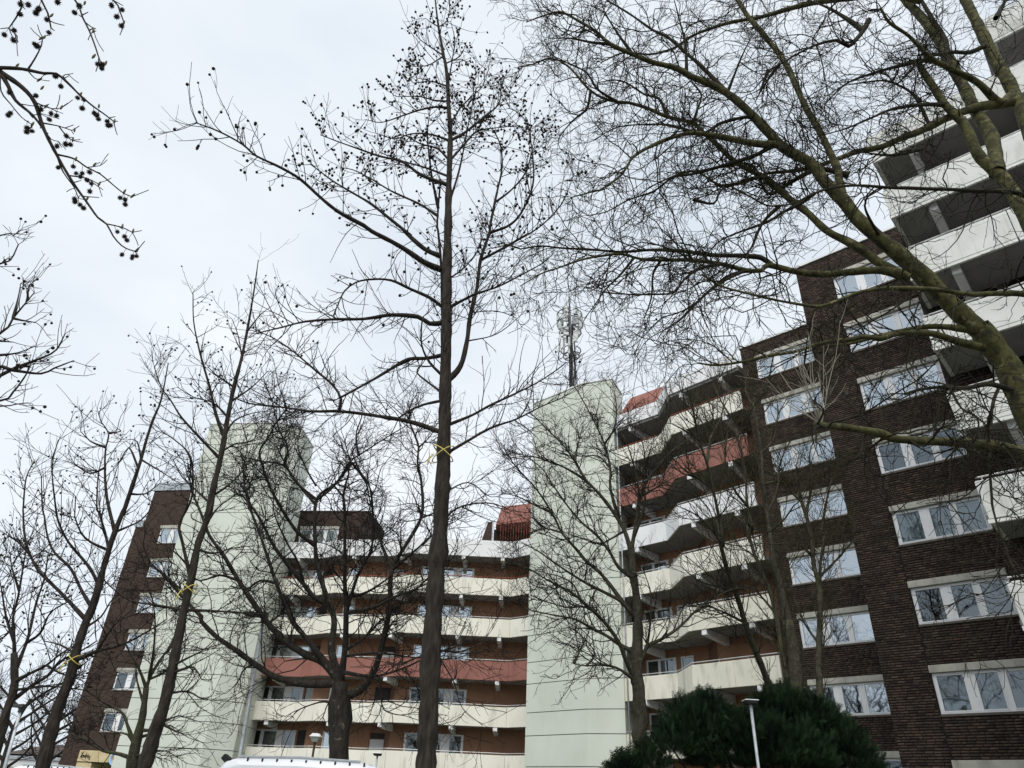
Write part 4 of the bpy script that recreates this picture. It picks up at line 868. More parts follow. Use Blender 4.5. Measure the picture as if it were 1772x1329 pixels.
p = atY(328, 1020, 15.5); strap(p, .13, 'yellow strap looped round the slender sweetgum before the left green tower', .3)

t = Tree('sweetgum_tree', 17, 'leaning forked sweetgum left of the brick gable', 104, 'bark_gum', 'twig_dark')
t.trunk('full 12.5 .8 : 45,1440 | Z : 370,1013 440,720 510,480 620,200 | E : 365,740 400,620 430,540 470,440 510,290 540,190 570,100 610,0 | F : 620,800 670,650 700,560 730,450 760,360 800,260 835,80', k=.72, rr=[(1440, 9.5), (1329, 8.6), (1224, 7.4), (1143, 6.2), (1040, 5.2), (950, 4), (870, 3), (760, 2), (690, 1.3), (630, .7)])
for l in ('E 4.5 .9 : 410,545 330,430 250,350 190,290 140,190 120,100 115,0 | F : 115,800 130,650 170,570', 'E 4 .9 : 445,490 400,380 350,280 270,200 235,120 220,20 | F : 210,800 205,640', 'E 3.6 .8 : 495,350 440,270 340,150 290,50 280,0 | F : 280,830 260,650 265,550 290,460', 'E 3 .8 : 540,200 450,150 400,100 370,20 | F : 370,850 375,740', 'E 3.4 .8 : 545,180 520,100 490,0 | F : 480,800 485,660 500,570',
          'F 4.4 .8 : 575,920 530,750 520,600 525,500 540,430 500,370 490,320', 'F 3 .8 : 570,930 640,890 700,860 760,790', 'E 5 1 : 385,745 480,690 600,660 720,600 830,530', 'E 3 .8 : 480,690 560,570 660,480', 'F 2.6 .7 : 685,620 640,500 600,560 560,600', 'F 2.8 .7 : 640,750 720,730 790,680', 'F 2.4 .7 : 540,430 600,420 590,410', 'F 2.6 .7 : 525,500 450,470 400,420', 'F 2.6 .7 : 520,610 450,630 380,590 340,570', 'F 2.4 .7 : 700,560 680,470 640,460', 'E 3 .8 : 375,700 300,660 220,640', 'E 2.8 .8 : 420,580 500,520 560,430 640,380', 'E 2.4 .8 : 150,210 90,150 40,120', 'F 2.2 .7 : 700,580 800,620 860,660'):
    t.limb(l)
P, T, R_ = t.spawn(4.8, .12); o1, r1 = t.grow(P, T, R_, (.4, 1.3), 6, (35, 65), .08, .12, .5, .012, .005)
P, T, R_ = t.sub(o1, r1, 3.6); o2, r2 = t.grow(P, T, R_, (.15, .5), 5, (30, 60), .10, .12, .8, .007, .0045)
P, T, R_ = t.spawn(1.8, .35, ('trunk',)); o3, r3 = t.grow(P, T, R_, (.4, 1.3), 6, (40, 70), .10, .12, .3, .012, .005); P, T, R_ = t.sub(o3, r3, 3); t.grow(P, T, R_, (.15, .45), 5, (30, 60), .1, .12, .8, .007, .0045)
tips = np.vstack([o2[:, -1], o1[:, -1]]); tips = tips[tips[:, 2] > 5]; tips = tips[t.rng.random(len(tips)) < .16]
t.balls(tips, .026); t.twigs()
p = atY(128, 1143, 17); strap(p, .13, 'yellow strap on the leaning forked trunk left of the brick gable', .25)

t = Tree('maple_tree', 23, 'small many-branched tree in front of the left green tower base', 105, 'bark_maple', 'twig_dark')
t.trunk('full 10 5 : 222,1440 | Z : 1150,1013 1170,900 1200,750 1240,600 1270,400 1280,310', k=.75, rr=[(1440, 8.5), (1329, 7.5), (1247, 5.5), (1190, 3.6)])
for l in ('E 4 1 : 720,890 740,830 790,740 850,660 870,600 900,520', 'E 3.5 .9 : 722,880 690,780 640,690 600,600', 'Z 4.5 1 : 1185,810 1110,620 1080,540 1000,480 930,480 860,440', 'Z 4 .9 : 1150,960 1050,890 900,860 800,800 680,730 560,570', 'Z 3.5 .9 : 1240,700 1330,680 1450,600 1560,560', 'Z 3.5 .9 : 1225,790 1330,710 1400,650 1500,640', 'E 3.5 .9 : 735,840 760,700 770,560 760,450', 'Z 3 .8 : 1260,430 1200,250 1190,120 1160,0', 'Z 2.6 .7 : 1450,640 1560,700 1650,720', 'E 2.8 .8 : 745,820 820,790 880,700 940,650', 'Z 3 .8 : 1190,880 1280,900 1380,860 1480,870', 'Z 3 .7 : 1210,800 1120,720 1020,700 930,680'):
    t.limb(l)
P, T, R_ = t.spawn(4.2, .15); o1, r1 = t.grow(P, T, R_, (.5, 1.5), 6, (30, 60), .05, .15, .55, .013, .006)
P, T, R_ = t.sub(o1, r1, 4.2); o2, r2 = t.grow(P, T, R_, (.25, .7), 5, (30, 60), .05, .15, .8, .009, .0055); P, T, R_ = t.sub(o2, r2, 1.6); t.grow(P, T, R_, (.12, .35), 4, (30, 60), .05, .15, .8, .0065, .005); t.twigs()

t = Tree('sweetgum_tree', 18, 'dark upright tree at the very left edge, forking low', 106, 'bark_gum', 'twig_dark')
t.trunk('full 9 4 : -40,1440 -22,1340 0,1271 12,1228 24,1194 | E : 72,800 70,700', k=.75)
for l in ('E 4 1 : 72,780 70,650 65,520 90,420 110,300 130,180', 'E 4.5 1 : 66,850 150,800 230,760 280,720 350,670', 'E 4.5 1 : 40,950 160,860 240,810 300,740 400,690 480,640', 'E 4 1 : 78,790 130,650 150,580 180,450 220,330 240,200', 'E 2.6 .8 : 66,870 250,865 430,885', 'E 3 .8 : 68,640 30,520 10,400 -10,300', 'E 3 .8 : 66,560 20,620 -30,640', 'E 3 .8 : 130,660 200,600 250,500 330,450', 'E 2.6 .7 : 100,380 60,280 50,200', 'E 2.6 .8 : 230,760 300,800 380,820'):
    t.limb(l)
P, T, R_ = t.spawn(4.5, .1); o1, r1 = t.grow(P, T, R_, (.5, 1.5), 6, (30, 60), .06, .14, .55, .013, .0055)
P, T, R_ = t.sub(o1, r1, 4.2); o2, r2 = t.grow(P, T, R_, (.2, .6), 5, (30, 60), .06, .14, .8, .008, .005)
tips = np.vstack([o2[:, -1], o1[:, -1], o2[:, 3]]); t.balls(tips[t.rng.random(len(tips)) < .2], .027); t.twigs()

# far thicket beyond the low white building
for i, (px, Y, hh, lab) in enumerate(((60, 60, 9.5, 'far bare tree between the two leaning trunks at the left'), (-15, 62, 11, 'far bare tree at the left frame edge behind the lamp'), (128, 66, 7.5, 'low far bare tree just left of the brick gable'))):
    t = Tree('bare_tree', Y, lab, 120+i, 'bark_gum', 'twig_dark', 'far bare trees'); zb = atY(px, 1380, Y)
    def pp(x, z): # photo pixel of a point standing on this tree's plane
        v = ROT.T @ (np.array([x, Y, z])-EYE); return '%.1f,%.1f' % (CX+PF*v[0]/-v[2], CY-PF*v[1]/-v[2])
    x0 = zb[0]; t.trunk('full 4.5 1.5 : '+' '.join(pp(x0+.3*math.sin(z), z) for z in (0, hh*.15, hh*.3, hh*.5, hh*.7)))
    for j in range(9):
        s_ = (-1)**j; z = hh*(.25+.05*j); t.limb('full 2.2 .6 : '+pp(x0, z)+' '+pp(x0+s_*hh*.12, z+hh*.10)+' '+pp(x0+s_*hh*(.18+.02*j), z+hh*.26)+' '+pp(x0+s_*hh*(.2+.01*j), z+hh*.36))
    P, T, R_ = t.spawn(2.2, .1); o1, r1 = t.grow(P, T, R_, (.8, 2.0), 5, (30, 55), .08, .12, .6, .02, .011); P, T, R_ = t.sub(o1, r1, 4); t.grow(P, T, R_, (.4, 1.1), 4, (25, 55), .08, .12, .8, .013, .010); t.twigs()

# ---------------------------------------------------------------- forked maple in front of the middle tower
t = Tree('maple_tree', 19.5, 'forked bare maple in front of the middle green tower, beside the yew', 107, 'bark_maple', 'twig_dark')
t.trunk('full 15 7 : 1122,1440 1117,1329 1115,1299 1106,1271 1111,1248 1107,1222 1105,1187 | H : 752,660 750,560 755,440 755,350 750,250 735,150 730,80 725,0', rough=.06, k=.75, rr=[(1440, 12), (1329, 11), (1275, 12), (1240, 10.5), (1187, 9.6), (1145, 9), (1072, 7.5), (1000, 6), (950, 4.6)])
for l in ('H 4.5 1 : 750,660 700,620 650,590 580,575 500,580 440,570 435,560', 'H 3 .7 : 440,570 470,500 490,450 440,400 400,390', 'H 2.6 .7 : 510,580 545,520 490,440', 'H 6.5 1 : 752,650 700,560 670,480 620,400 550,320 470,250 400,200 300,150 220,100 140,70', 'H 5.5 .9 : 750,500 660,470 600,430 520,390 450,350 350,330 250,310 180,290', 'H 3 .8 : 580,350 500,290 400,290 300,260 230,250',
          'H 5.5 .9 : 752,340 670,260 600,220 500,170 420,120 330,60 260,10 180,-30', 'H 5.5 1 : 700,290 620,180 560,110 500,60 450,0 | G : 380,780 330,680 250,560 150,450 90,360', 'H 4.8 .9 : 740,160 660,90 620,20 | G : 560,800 480,730 410,650 340,550 280,460 200,400', 'G 6.5 1 : 725,930 715,850 690,770 650,700 600,630 550,570 500,520 440,420 390,350 300,260 220,180', 'G 5.5 1 : 722,860 750,720 770,600 790,540 850,460 920,380 1000,320 1060,280',
          'G 4.5 .9 : 660,710 620,560 620,460 590,340 560,270 520,190 470,100 420,20', 'G 4 .8 : 755,690 760,560 740,460 710,360 680,290', 'G 4.4 .9 : 735,790 790,640 780,480 790,390 770,300', 'H 5.5 1 : 760,590 800,490 870,450 960,390 1040,310 1100,260 1200,210 1260,190', 'H 4.5 .9 : 755,600 800,480 820,340 820,220 790,120', 'G 3.4 .8 : 500,540 400,460 300,420 220,400 100,410', 'G 3 .8 : 590,340 640,260 650,160 640,80', 'G 3 .8 : 440,430 460,340 480,260', 'G 3.2 .8 : 330,680 240,640 160,600 80,580', 'G 3 .8 : 620,460 560,400 470,400', 'G 3 .8 : 770,600 840,560 900,540 960,560', 'H 3 .8 : 470,250 440,180 380,140 300,120', 'H 3 .8 : 1040,310 1110,280 1180,330 1260,370', 'G 2.8 .8 : 380,780 300,760 220,780 150,830', 'G 3 .8 : 690,770 640,800 560,850 500,930'):
    t.limb(l)
P, T, R_ = t.spawn(5.0, .2); o1, r1 = t.grow(P, T, R_, (.5, 1.6), 7, (30, 60), .06, .23, .55, .016, .006)
P, T, R_ = t.sub(o1, r1, 4.4); o2, r2 = t.grow(P, T, R_, (.25, .8), 6, (30, 60), .07, .24, .7, .009, .0052)
P, T, R_ = t.sub(o2, r2, 2.4); t.grow(P, T, R_, (.10, .32), 4, (30, 60), .07, .14, .8, .006, .0045); t.twigs()

# ---------------------------------------------------------------- multi-stemmed tree behind the yew
t = Tree('multistem_tree', 22.5, 'multi-stemmed olive-barked tree rising from behind the yew', 108, 'bark_maple', 'twig_green')
t.trunk('full 17 8 : 1378,1460 1376,1329 1376,1250 | J : 650,830 640,660 610,500', k=.8)
for l in ('J 9 2 : 615,530 570,300 540,200 520,60 | I : 530,750 510,600 490,480 480,300 460,150 440,50', 'full 8.5 2 : 1374,1290 1345,1230 | J : 520,830 480,720 430,600 390,480 350,350 310,240 280,130 260,0 | I : 290,760 270,620 240,480 210,350 170,230 150,120', 'full 7 1.6 : 1376,1270 1368,1210 | J : 610,800 580,650 560,500 530,380 480,250 440,150 400,0 | I : 440,680 410,560 400,400 370,250 330,120',
          'full 8 3 : 1378,1320 1415,1250 | J : 770,900 765,700 770,500 770,350 740,220 735,100 | I : 740,760 700,600 680,540 650,400', 'J 4.5 1 : 768,480 770,260 780,160 800,60 | I : 780,700 800,550 830,440 880,330', 'J 3 .8 : 772,290 860,190 930,110 980,70', 'J 3.4 .8 : 400,510 300,460 220,430 140,430', 'J 3 .8 : 560,480 480,380 420,330 330,330', 'I 3.4 .8 : 285,740 200,640 130,590 60,560', 'I 3.4 .8 : 240,490 160,420 90,400 20,340', 'I 3.2 .8 : 505,600 560,480 570,360 620,240', 'I 3.2 .8 : 405,560 340,470 300,330 310,200', 'I 3 .8 : 700,600 730,460 720,300 760,200', 'I 3 .8 : 480,300 540,230 560,120 600,40', 'I 3 .8 : 680,540 620,480 590,400', 'I 3.4 .8 : 210,350 230,220 280,120 300,0', 'I 3 .8 : 460,440 560,440 640,455', 'I 3.2 .8 : 170,240 90,180 30,150', 'I 3.2 .8 : 520,690 600,620 640,560 700,520', 'J 3 .8 : 350,350 260,330 170,300 80,230', 'J 3 .8 : 765,600 700,520 640,380', 'I 2.8 .7 : 740,820 680,760 620,740', 'I 2.8 .8 : 440,80 400,-20 420,-120', 'I 2.6 .8 : 330,130 280,40 240,-60'):
    t.limb(l)
P, T, R_ = t.spawn(4.4, .15); o1, r1 = t.grow(P, T, R_, (.6, 1.8), 7, (25, 55), .10, .14, .55, .016, .0065)
P, T, R_ = t.sub(o1, r1, 3.6); o2, r2 = t.grow(P, T, R_, (.3, .9), 6, (25, 55), .10, .14, .7, .010, .0058)
P, T, R_ = t.sub(o2, r2, 1.8); t.grow(P, T, R_, (.12, .4), 4, (25, 55), .10, .13, .8, .007, .005); t.twigs()

# ---------------------------------------------------------------- big plane tree leaning in from the right
t = Tree('plane_tree', 8.2, 'huge plane tree with mossy green limbs reaching in from the right', 109, 'bark_plane', 'twig_plane')
t.trunk('full 58 30 : 1990,1900 1975,1500 1965,1200 1945,1000 1920,860 1890,720 1872,600 1862,480', lean=0, sides=18, k=.74); t.thin = 5.5
for l, d in (('full 34 8 : 1925,885 1830,790 | O : 1270,400 1200,225 1120,120 1050,20 | N : 1050,780 900,640 780,520 650,400 560,330 450,230 370,130 280,40 | M : 250,850 200,800 120,760 60,720 | K : 1200,620 1120,540 1050,480 950,420 850,380 | K 34 1 : 780,340 660,310 560,270 450,220 380,160 300,110 200,60 110,80 30,110', -.6),
             ('N 11 1.2 : 700,520 560,450 480,390 400,340 300,290 200,200 110,130 0,30 | K : 1150,850 1050,790 980,720 900,650 860,610 730,580 640,540 540,510 450,500 350,450 240,330 150,290 60,320 0,330', .9), ('N 10 1.2 : 690,505 560,480 400,490 290,500 150,490 0,455 | L : 1200,480 1120,480 1000,450 850,430 700,430 600,425 500,400 400,410 300,430 200,465 100,500 0,560', -.4),
             ('L 6.5 1.2 : 1255,467 1200,420 1120,410 950,405 800,385 650,380 500,390 380,380 200,370 100,360 0,375 | full : 880,424 850,430', .8), ('full 27 5 : 1888,710 1820,480 1775,375 | M : 1180,900 1100,830 1040,760 990,650 960,600 880,520 820,430 760,340 740,300', .5), ('M 14 6 : 1140,850 1110,680 1040,570 990,470 930,350 870,240 800,130 720,40 660,-30 600,-120', 1.5),
             ('M 7 2.5 : 990,470 900,330 880,200 820,100 760,0 730,-60', .5), ('full 20 7 : 1864,500 1815,330 1772,200 | M : 1210,440 1150,330 1090,220 1040,120 980,0 950,-80', 1.2), ('M 9 2 : 1225,470 1150,510 1040,410 900,340 800,280 700,180 600,110 560,40', -1.2), ('M 10 1.2 : 1225,500 1050,530 900,580 780,640 650,690 560,730 450,750 340,790 230,830 100,850 0,860 | K : 1130,890 1000,920 860,850 700,900 600,960', -.8),
             ('M 8 1.2 : 760,10 600,-30 330,0 200,20 100,45 0,75 | K : 1170,90 1050,110 950,140 850,180 760,240 640,270 520,260 400,310', .4), ('N 9 4 : 480,260 390,150 350,20 | M : 350,850 290,720 240,620 190,540 150,450 100,340 50,260 0,200 | K : 1200,160 1130,80 1080,0 1040,-60', .9), ('K 5.5 1.2 : 1050,480 960,390 880,310 830,270 740,190 660,150 560,80 480,30 430,0 400,-50', .7),
             ('K 9 1.2 : 1300,720 1150,710 1000,680 860,660 760,680 640,730 560,780 500,870 400,940 | L : 380,85 250,120', -.7), ('K 5.5 1 : 1260,740 1140,780 | L : 870,0 760,20 660,90 540,130 430,190 330,210', .5), ('K 4.5 .9 : 1180,600 1130,580 1000,610 900,660 740,620 560,620 460,640 360,700', .4), ('full 8 2 : 1890,690 1820,540 | N : 1270,600 1000,600 830,575 600,570 450,590 350,630 250,660 100,640 0,620 | L : 1150,600 1000,560 900,500', -2.2),
             ('full 7 1.5 : 1870,560 1820,400 | N : 1270,110 1000,85 760,75 600,70 450,60 330,70 230,100 120,150 0,160 | L : 1150,120 1050,70', -2.0), ('O 9 2 : 1120,150 950,90 820,50 740,45 640,50 560,75 480,65 400,80 300,90 220,110 130,140 0,160 | full : 1290,625 1240,632 1207,628', -.5), ('O 8 2.5 : 1060,40 860,15 750,20 640,40 520,70 400,100 300,110', .3), ('O 7 2.5 : 1230,340 1150,310 1080,300 980,320 850,315 740,330 680,350', -.8),
             ('full 14 6.5 : 1925,880 1830,815 1772,785 | O : 1150,610 1000,595 850,585 720,580 620,570 560,545 420,520 330,510 235,500', -2.0), ('O 3.6 1.5 : 1190,230 1120,380 1105,560 1100,700 1110,860 | Q : 520,250 560,400 620,560 660,680 760,830', -1.2), ('M 7 1.2 : 400,870 250,840 120,900 0,960 | K : 1150,820 1000,830 860,850', .6), ('N 5 1 : 220,100 160,150 60,200 0,240 | L : 1000,330 900,440', .5), ('N 4 .9 : 560,330 480,160 540,80 640,60', -1), ('M 5 1 : 880,520 760,520 620,540 500,590 380,640 270,670', -.9), ('M 6 1 : 930,350 800,300 640,330 500,370 380,420 280,520', -.6), ('M 4.5 1 : 760,740 620,770 500,760 400,740', -.5),
             ('M 5 1.2 : 1090,220 1000,260 900,260 760,300 640,420', -.8), ('M 5 1 : 1130,90 1180,0 1200,-60', .5), ('M 6 1.2 : 470,150 400,100 300,40 200,0', .4), ('M 5 1 : 500,100 460,170 400,230 340,200 220,230 90,300 0,350', -.4), ('M 4 1 : 800,640 730,480 640,420 560,400 400,420', .5), ('L 4 .8 : 1180,480 1050,500 950,570 850,660 760,700 700,720 620,800 560,860', .8), ('L 4 .8 : 1120,480 1000,540 900,620 780,740 640,820 580,900', -.5), ('L 3.5 .8 : 580,430 500,500 420,580 380,640 320,720', .3), ('L 4 .8 : 1000,450 900,470 820,520 760,590 660,600 540,600 420,590 300,560', -.4), ('L 4.5 .9 : 1290,170 1200,250 1140,380 1050,460 950,540', .6), ('L 3.5 .8 : 700,430 660,500 650,620 600,760', .4), ('L 4 .8 : 860,130 960,150 1000,80 1100,50 1200,20', .2),
             ('K 4 .8 : 870,610 880,540 900,470 850,400', .4), ('K 4 .8 : 740,575 690,490 620,470 500,400 380,410', .5), ('K 3.6 .8 : 470,500 380,440 330,360 230,310 150,270', -.4), ('K 3.4 .8 : 350,450 330,540 260,600 190,690 200,740', .3), ('K 4 .8 : 830,360 820,220 780,60 760,-20', -.4), ('K 4 .8 : 450,220 350,210 250,190 150,190', .3), ('K 3.6 .8 : 560,270 480,160 420,60 400,0', -.3), ('K 4 .9 : 1230,380 1180,480', .1), ('K 4 .9 : 1270,320 1240,380 1190,460 1170,500', .4), ('K 3.6 .8 : 1010,470 1100,280 1150,180', -.5), ('O 3 .8 : 900,330 960,420 1040,470 1030,560 960,630', -.6), ('O 2.4 1 : 760,10 720,80 690,200', -.3)):
    t.limb(l, d, sides=9)
P, T, R_ = t.spawn(5.2, .2); keep = R_ < .085; P, T, R_ = P[keep], T[keep], R_[keep]; o1, r1 = t.grow(P, T, R_, (.45, 1.5), 8, (30, 70), -.01, .32, .5, .012, .0046)
P, T, R_ = t.sub(o1, r1, 5.0); o2, r2 = t.grow(P, T, R_, (.2, .7), 6, (30, 70), .0, .33, .75, .0062, .0036)
P, T, R_ = t.sub(o2, r2, 2.2); o3, r3 = t.grow(P, T, R_, (.08, .3), 4, (30, 65), .0, .2, .8, .0042, .0026)
tips = o2[:, -1]; t.balls(tips[t.rng.random(len(tips)) < .008], .017); t.twigs()
# broom of fresh shoots on the sawn-off limb
i = [k for k, (P_, r_, kd) in enumerate(t.limbs)][24 if len(t.limbs) > 24 else -1]
e = atY(1411, 733, t.px[22][-1][2] if len(t.px) > 22 else 8); t.levels = []
Pn = np.tile(t.limbs[22][0][-2], (16, 1)); Tn = np.tile(np.array([-.25, 0, .95]), (16, 1)); o1, r1 = t.grow(Pn, Tn, np.full(16, .02), (.5, 1.0), 7, (5, 35), .05, .07, .4, .006, .0025); P, T, R_ = t.sub(o1, r1, 3); t.grow(P, T, R_, (.1, .35), 5, (25, 50), .05, .1, .8, .004, .0024)
t.twig = 'twig_pale'; t.twigs('shoots')

# ---------------------------------------------------------------- overhanging sweetgum branch close to the camera, top left
def near_tree():
    t = Tree('sweetgum_tree', 1.55, 'near sweetgum branch with spiky seed balls hanging in at the top left', 110, 'bark_gum', 'twig_dark')
    t.trunk('T 75 45 : -1500,5200 -1400,3000 -1300,1500 -1180,600 -1100,-300 -1050,-1000', rough=.04, sides=14, k=.9)
    for l, d in (('T 9 .9 : -1180,620 -700,330 -300,250 -30,300 0,330 100,400 160,470 200,590 260,710 330,830 400,930 450,1000 490,1030 520,1085 560,1130 600,1150 632,1157', .35), ('T 3.4 1.6 : 5,335 40,400 70,460 150,530 192,585', .05), ('T 5 .8 : -300,250 -30,312 0,312 100,318 200,338 260,340 310,380 370,440 430,490 480,525 525,560', .1), ('T 1.5 .7 : 120,318 160,270 190,210 195,170', -.05), ('T 1.5 .8 : 265,720 340,730 400,770 460,800 520,850 570,890 610,905', .1),
                 ('T 1.3 .7 : 200,570 270,580 330,600', .05), ('T 1.1 .6 : 270,580 310,630 335,645', .03), ('T 1.1 .7 : 492,1030 560,1045 610,1070', .05), ('T 1.2 .6 : 160,480 240,500 285,495', -.04), ('T 1.4 .6 : 0,335 5,420 50,480 100,540 150,575', -.1), ('T 1.4 .6 : 265,720 290,790 340,860 360,910', .04), ('T 1.2 .6 : 330,800 400,820 450,845', .04), ('T 6 .8 : -700,330 -200,-200 200,-150 345,0 380,80 410,140 440,220 460,280 480,290', -.2), ('T 2.5 .8 : 120,-160 190,0 220,60 235,130', .1), ('T 2.5 .8 : 20,-180 95,0 85,60 40,130', .06), ('T 2 .7 : 380,-60 520,0 550,50 570,105', .06), ('T 1 .6 : 330,390 290,350 315,342', 0), ('T .9 .6 : 95,478 160,488 215,488', 0), ('T 1 .6 : 130,325 160,360 185,366', 0), ('T 1 .6 : 100,490 150,530 180,520', 0), ('T 1 .6 : 205,600 235,640 270,650', 0), ('T .9 .6 : 400,765 440,765 460,762', 0), ('T 1 .6 : 410,145 430,130 432,145', 0), ('T .9 .6 : 60,140 75,160 80,170', 0)):
        t.limb(l, d, rough=.05)
    P, T, R_ = t.spawn(2.0, .35); k = R_ < .006; t.grow(P[k], T[k], R_[k], (.02, .06), 4, (30, 60), .05, .12, .8, .0022, .0014); t.twigs('spurs')
    A = np.vstack(t.px)
    iv, ifc = ICO
    # spiky ball: core plus 20 + 12 thorns
    dirs = np.vstack([iv, iv[ifc].mean(axis=1)]); dirs /= np.linalg.norm(dirs, axis=1)[:, None]; V = [tuple(v*.78) for v in iv]; F = [tuple(f) for f in ifc]
    for dvec in dirs:
        a = np.cross(dvec, (.3, .5, .81)); a /= np.linalg.norm(a); b = np.cross(dvec, a); i0 = len(V)
        V += [tuple(dvec*.68+a*.16), tuple(dvec*.68-a*.08+b*.14), tuple(dvec*.68-a*.08-b*.14), tuple(dvec*1.22)]; F += [(i0, i0+1, i0+3), (i0+1, i0+2, i0+3), (i0+2, i0, i0+3)]
    me = bpy.data.meshes.new('seed_ball'); me.from_pydata(V, [], F); me.update(); me.materials.append(MATS['seed_ball'])
    spots = [(20, 160), (65, 140), (63, 185), (92, 65), (225, 150), (215, 90), (158, 202), (170, 212), (175, 45), (180, 38), (165, 60), (255, 350), (280, 397), (357, 450), (385, 458), (378, 498), (433, 520), (445, 530), (453, 548), (493, 558), (497, 577), (508, 576), (165, 440), (45, 425), (48, 520), (38, 530), (187, 503), (235, 522), (260, 532), (227, 550), (125, 588), (123, 606), (147, 603), (305, 625), (302, 663), (324, 665), (262, 672), (268, 770), (337, 766), (350, 797), (378, 797), (370, 812), (400, 828), (412, 792), (420, 845), (413, 880), (343, 915), (345, 928), (368, 942), (384, 957),
             (553, 910), (575, 918), (576, 940), (540, 1066), (573, 1088), (584, 1105), (561, 1171), (610, 1178), (628, 1178), (607, 1188), (343, 58), (365, 28), (450, 295), (468, 313), (470, 297), (513, 25), (562, 45), (537, 77), (558, 119), (265, 10), (95, 20), (130, 22)]
    st = MB(); pr = t.root.location
    for (x, y) in spots:
        px, py = x/2.6575, y/2.6575; i = np.argmin(np.hypot(A[:, 0]-px, A[:, 1]-py+6)); Y = A[i, 2]; c = atY(px, py, Y); r = 4.0*np.linalg.norm(c-EYE)/PF*rnd.uniform(.9, 1.12)
        o = bpy.data.objects.new('seed_ball', me); C.objects.link(o); o.parent = t.root; o.location = mathutils.Vector(c)-pr; o.scale = (r, r, r*rnd.uniform(.85, 1)); o.rotation_euler = (rnd.uniform(0, 6), rnd.uniform(0, 6), rnd.uniform(0, 6))
        q = atY(A[i, 0], A[i, 1], Y); st.tube([tuple(q), tuple((q+c)/2+np.array([0, 0, -.003])), tuple(c)], .0009, 4)
    o = st.build('ball_stalks', 'twig_dark', t.root); o['kind'] = 'stuff'
    bd = MB()                                          # olive buds at the shoot tips
    for (x, y) in [(190, 175), (205, 170), (80, 300), (182, 366), (195, 403), (213, 488), (283, 493), (343, 597), (335, 642), (350, 730), (435, 757), (457, 845), (573, 880), (611, 900), (563, 1040), (612, 1062), (632, 1148), (527, 556), (455, 487), (372, 432), (430, 140), (486, 290), (570, 103), (432, 258), (238, 70), (390, 13), (400, 915), (150, 570)]:
        px, py = x/2.6575, y/2.6575; i = np.argmin(np.hypot(A[:, 0]-px, A[:, 1]-py)); c = atY(px, py, A[i, 2]); h = np.array([rnd.uniform(-.003, .006), 0, .012])
        bd.tube([tuple(c-h), tuple(c-h*.2), tuple(c+h*.5), tuple(c+h)], [.0018, .0042, .0032, .0006], 6)
    o = bd.build('buds', 'bud', t.root, smooth=True); o['kind'] = 'stuff'
near_tree()

t = Tree('sweetgum_tree', 7.0, 'sweetgum crown reaching in from the left edge at mid height', 111, 'bark_gum', 'twig_dark')
t.trunk('U 38 20 : -700,4000 -690,2500 -680,1200 -670,500 -660,-200', sides=12)
for l, d in (('U 9 .7 : -670,900 -300,760 -40,690 0,665 80,625 200,580 260,545 300,470', .3), ('U 6 .7 : -300,760 -30,630 60,640 190,655 250,630 340,595', -.3), ('U 7 .7 : -670,700 -300,600 0,470 60,400 110,340 160,280', .2), ('U 3.5 .8 : -300,800 0,780 60,740 120,660 150,590', .3), ('U 3.5 .7 : -300,830 0,805 80,795 130,790', -.2), ('U 6 .7 : -670,400 -300,260 0,150 50,130 85,60', .2), ('U 3 .7 : -300,200 0,20 60,20 85,0', .2), ('U 3 .6 : -60,500 0,505 60,510', 0), ('U 2.4 .6 : 60,400 100,410 165,420', 0), ('U 2 .6 : 0,570 80,560 160,530', 0), ('U 2 .6 : 60,395 85,300 95,240', .1), ('U 2 .6 : 120,330 130,260 145,240', -.1)):
    t.limb(l, d)
P, T, R_ = t.spawn(7.5, .35); k = R_ < .035; o1, r1 = t.grow(P[k], T[k], R_[k], (.15, .45), 5, (35, 65), .10, .14, .5, .006, .0028); P, T, R_ = t.sub(o1, r1, 1.6); o2, r2 = t.grow(P, T, R_, (.06, .16), 4, (30, 60), .1, .14, .8, .004, .0026)
tips = np.vstack([o1[:, -1], o2[:, -1]]); t.balls(tips[t.rng.random(len(tips)) < .22], .019, hang=.03); t.twigs()

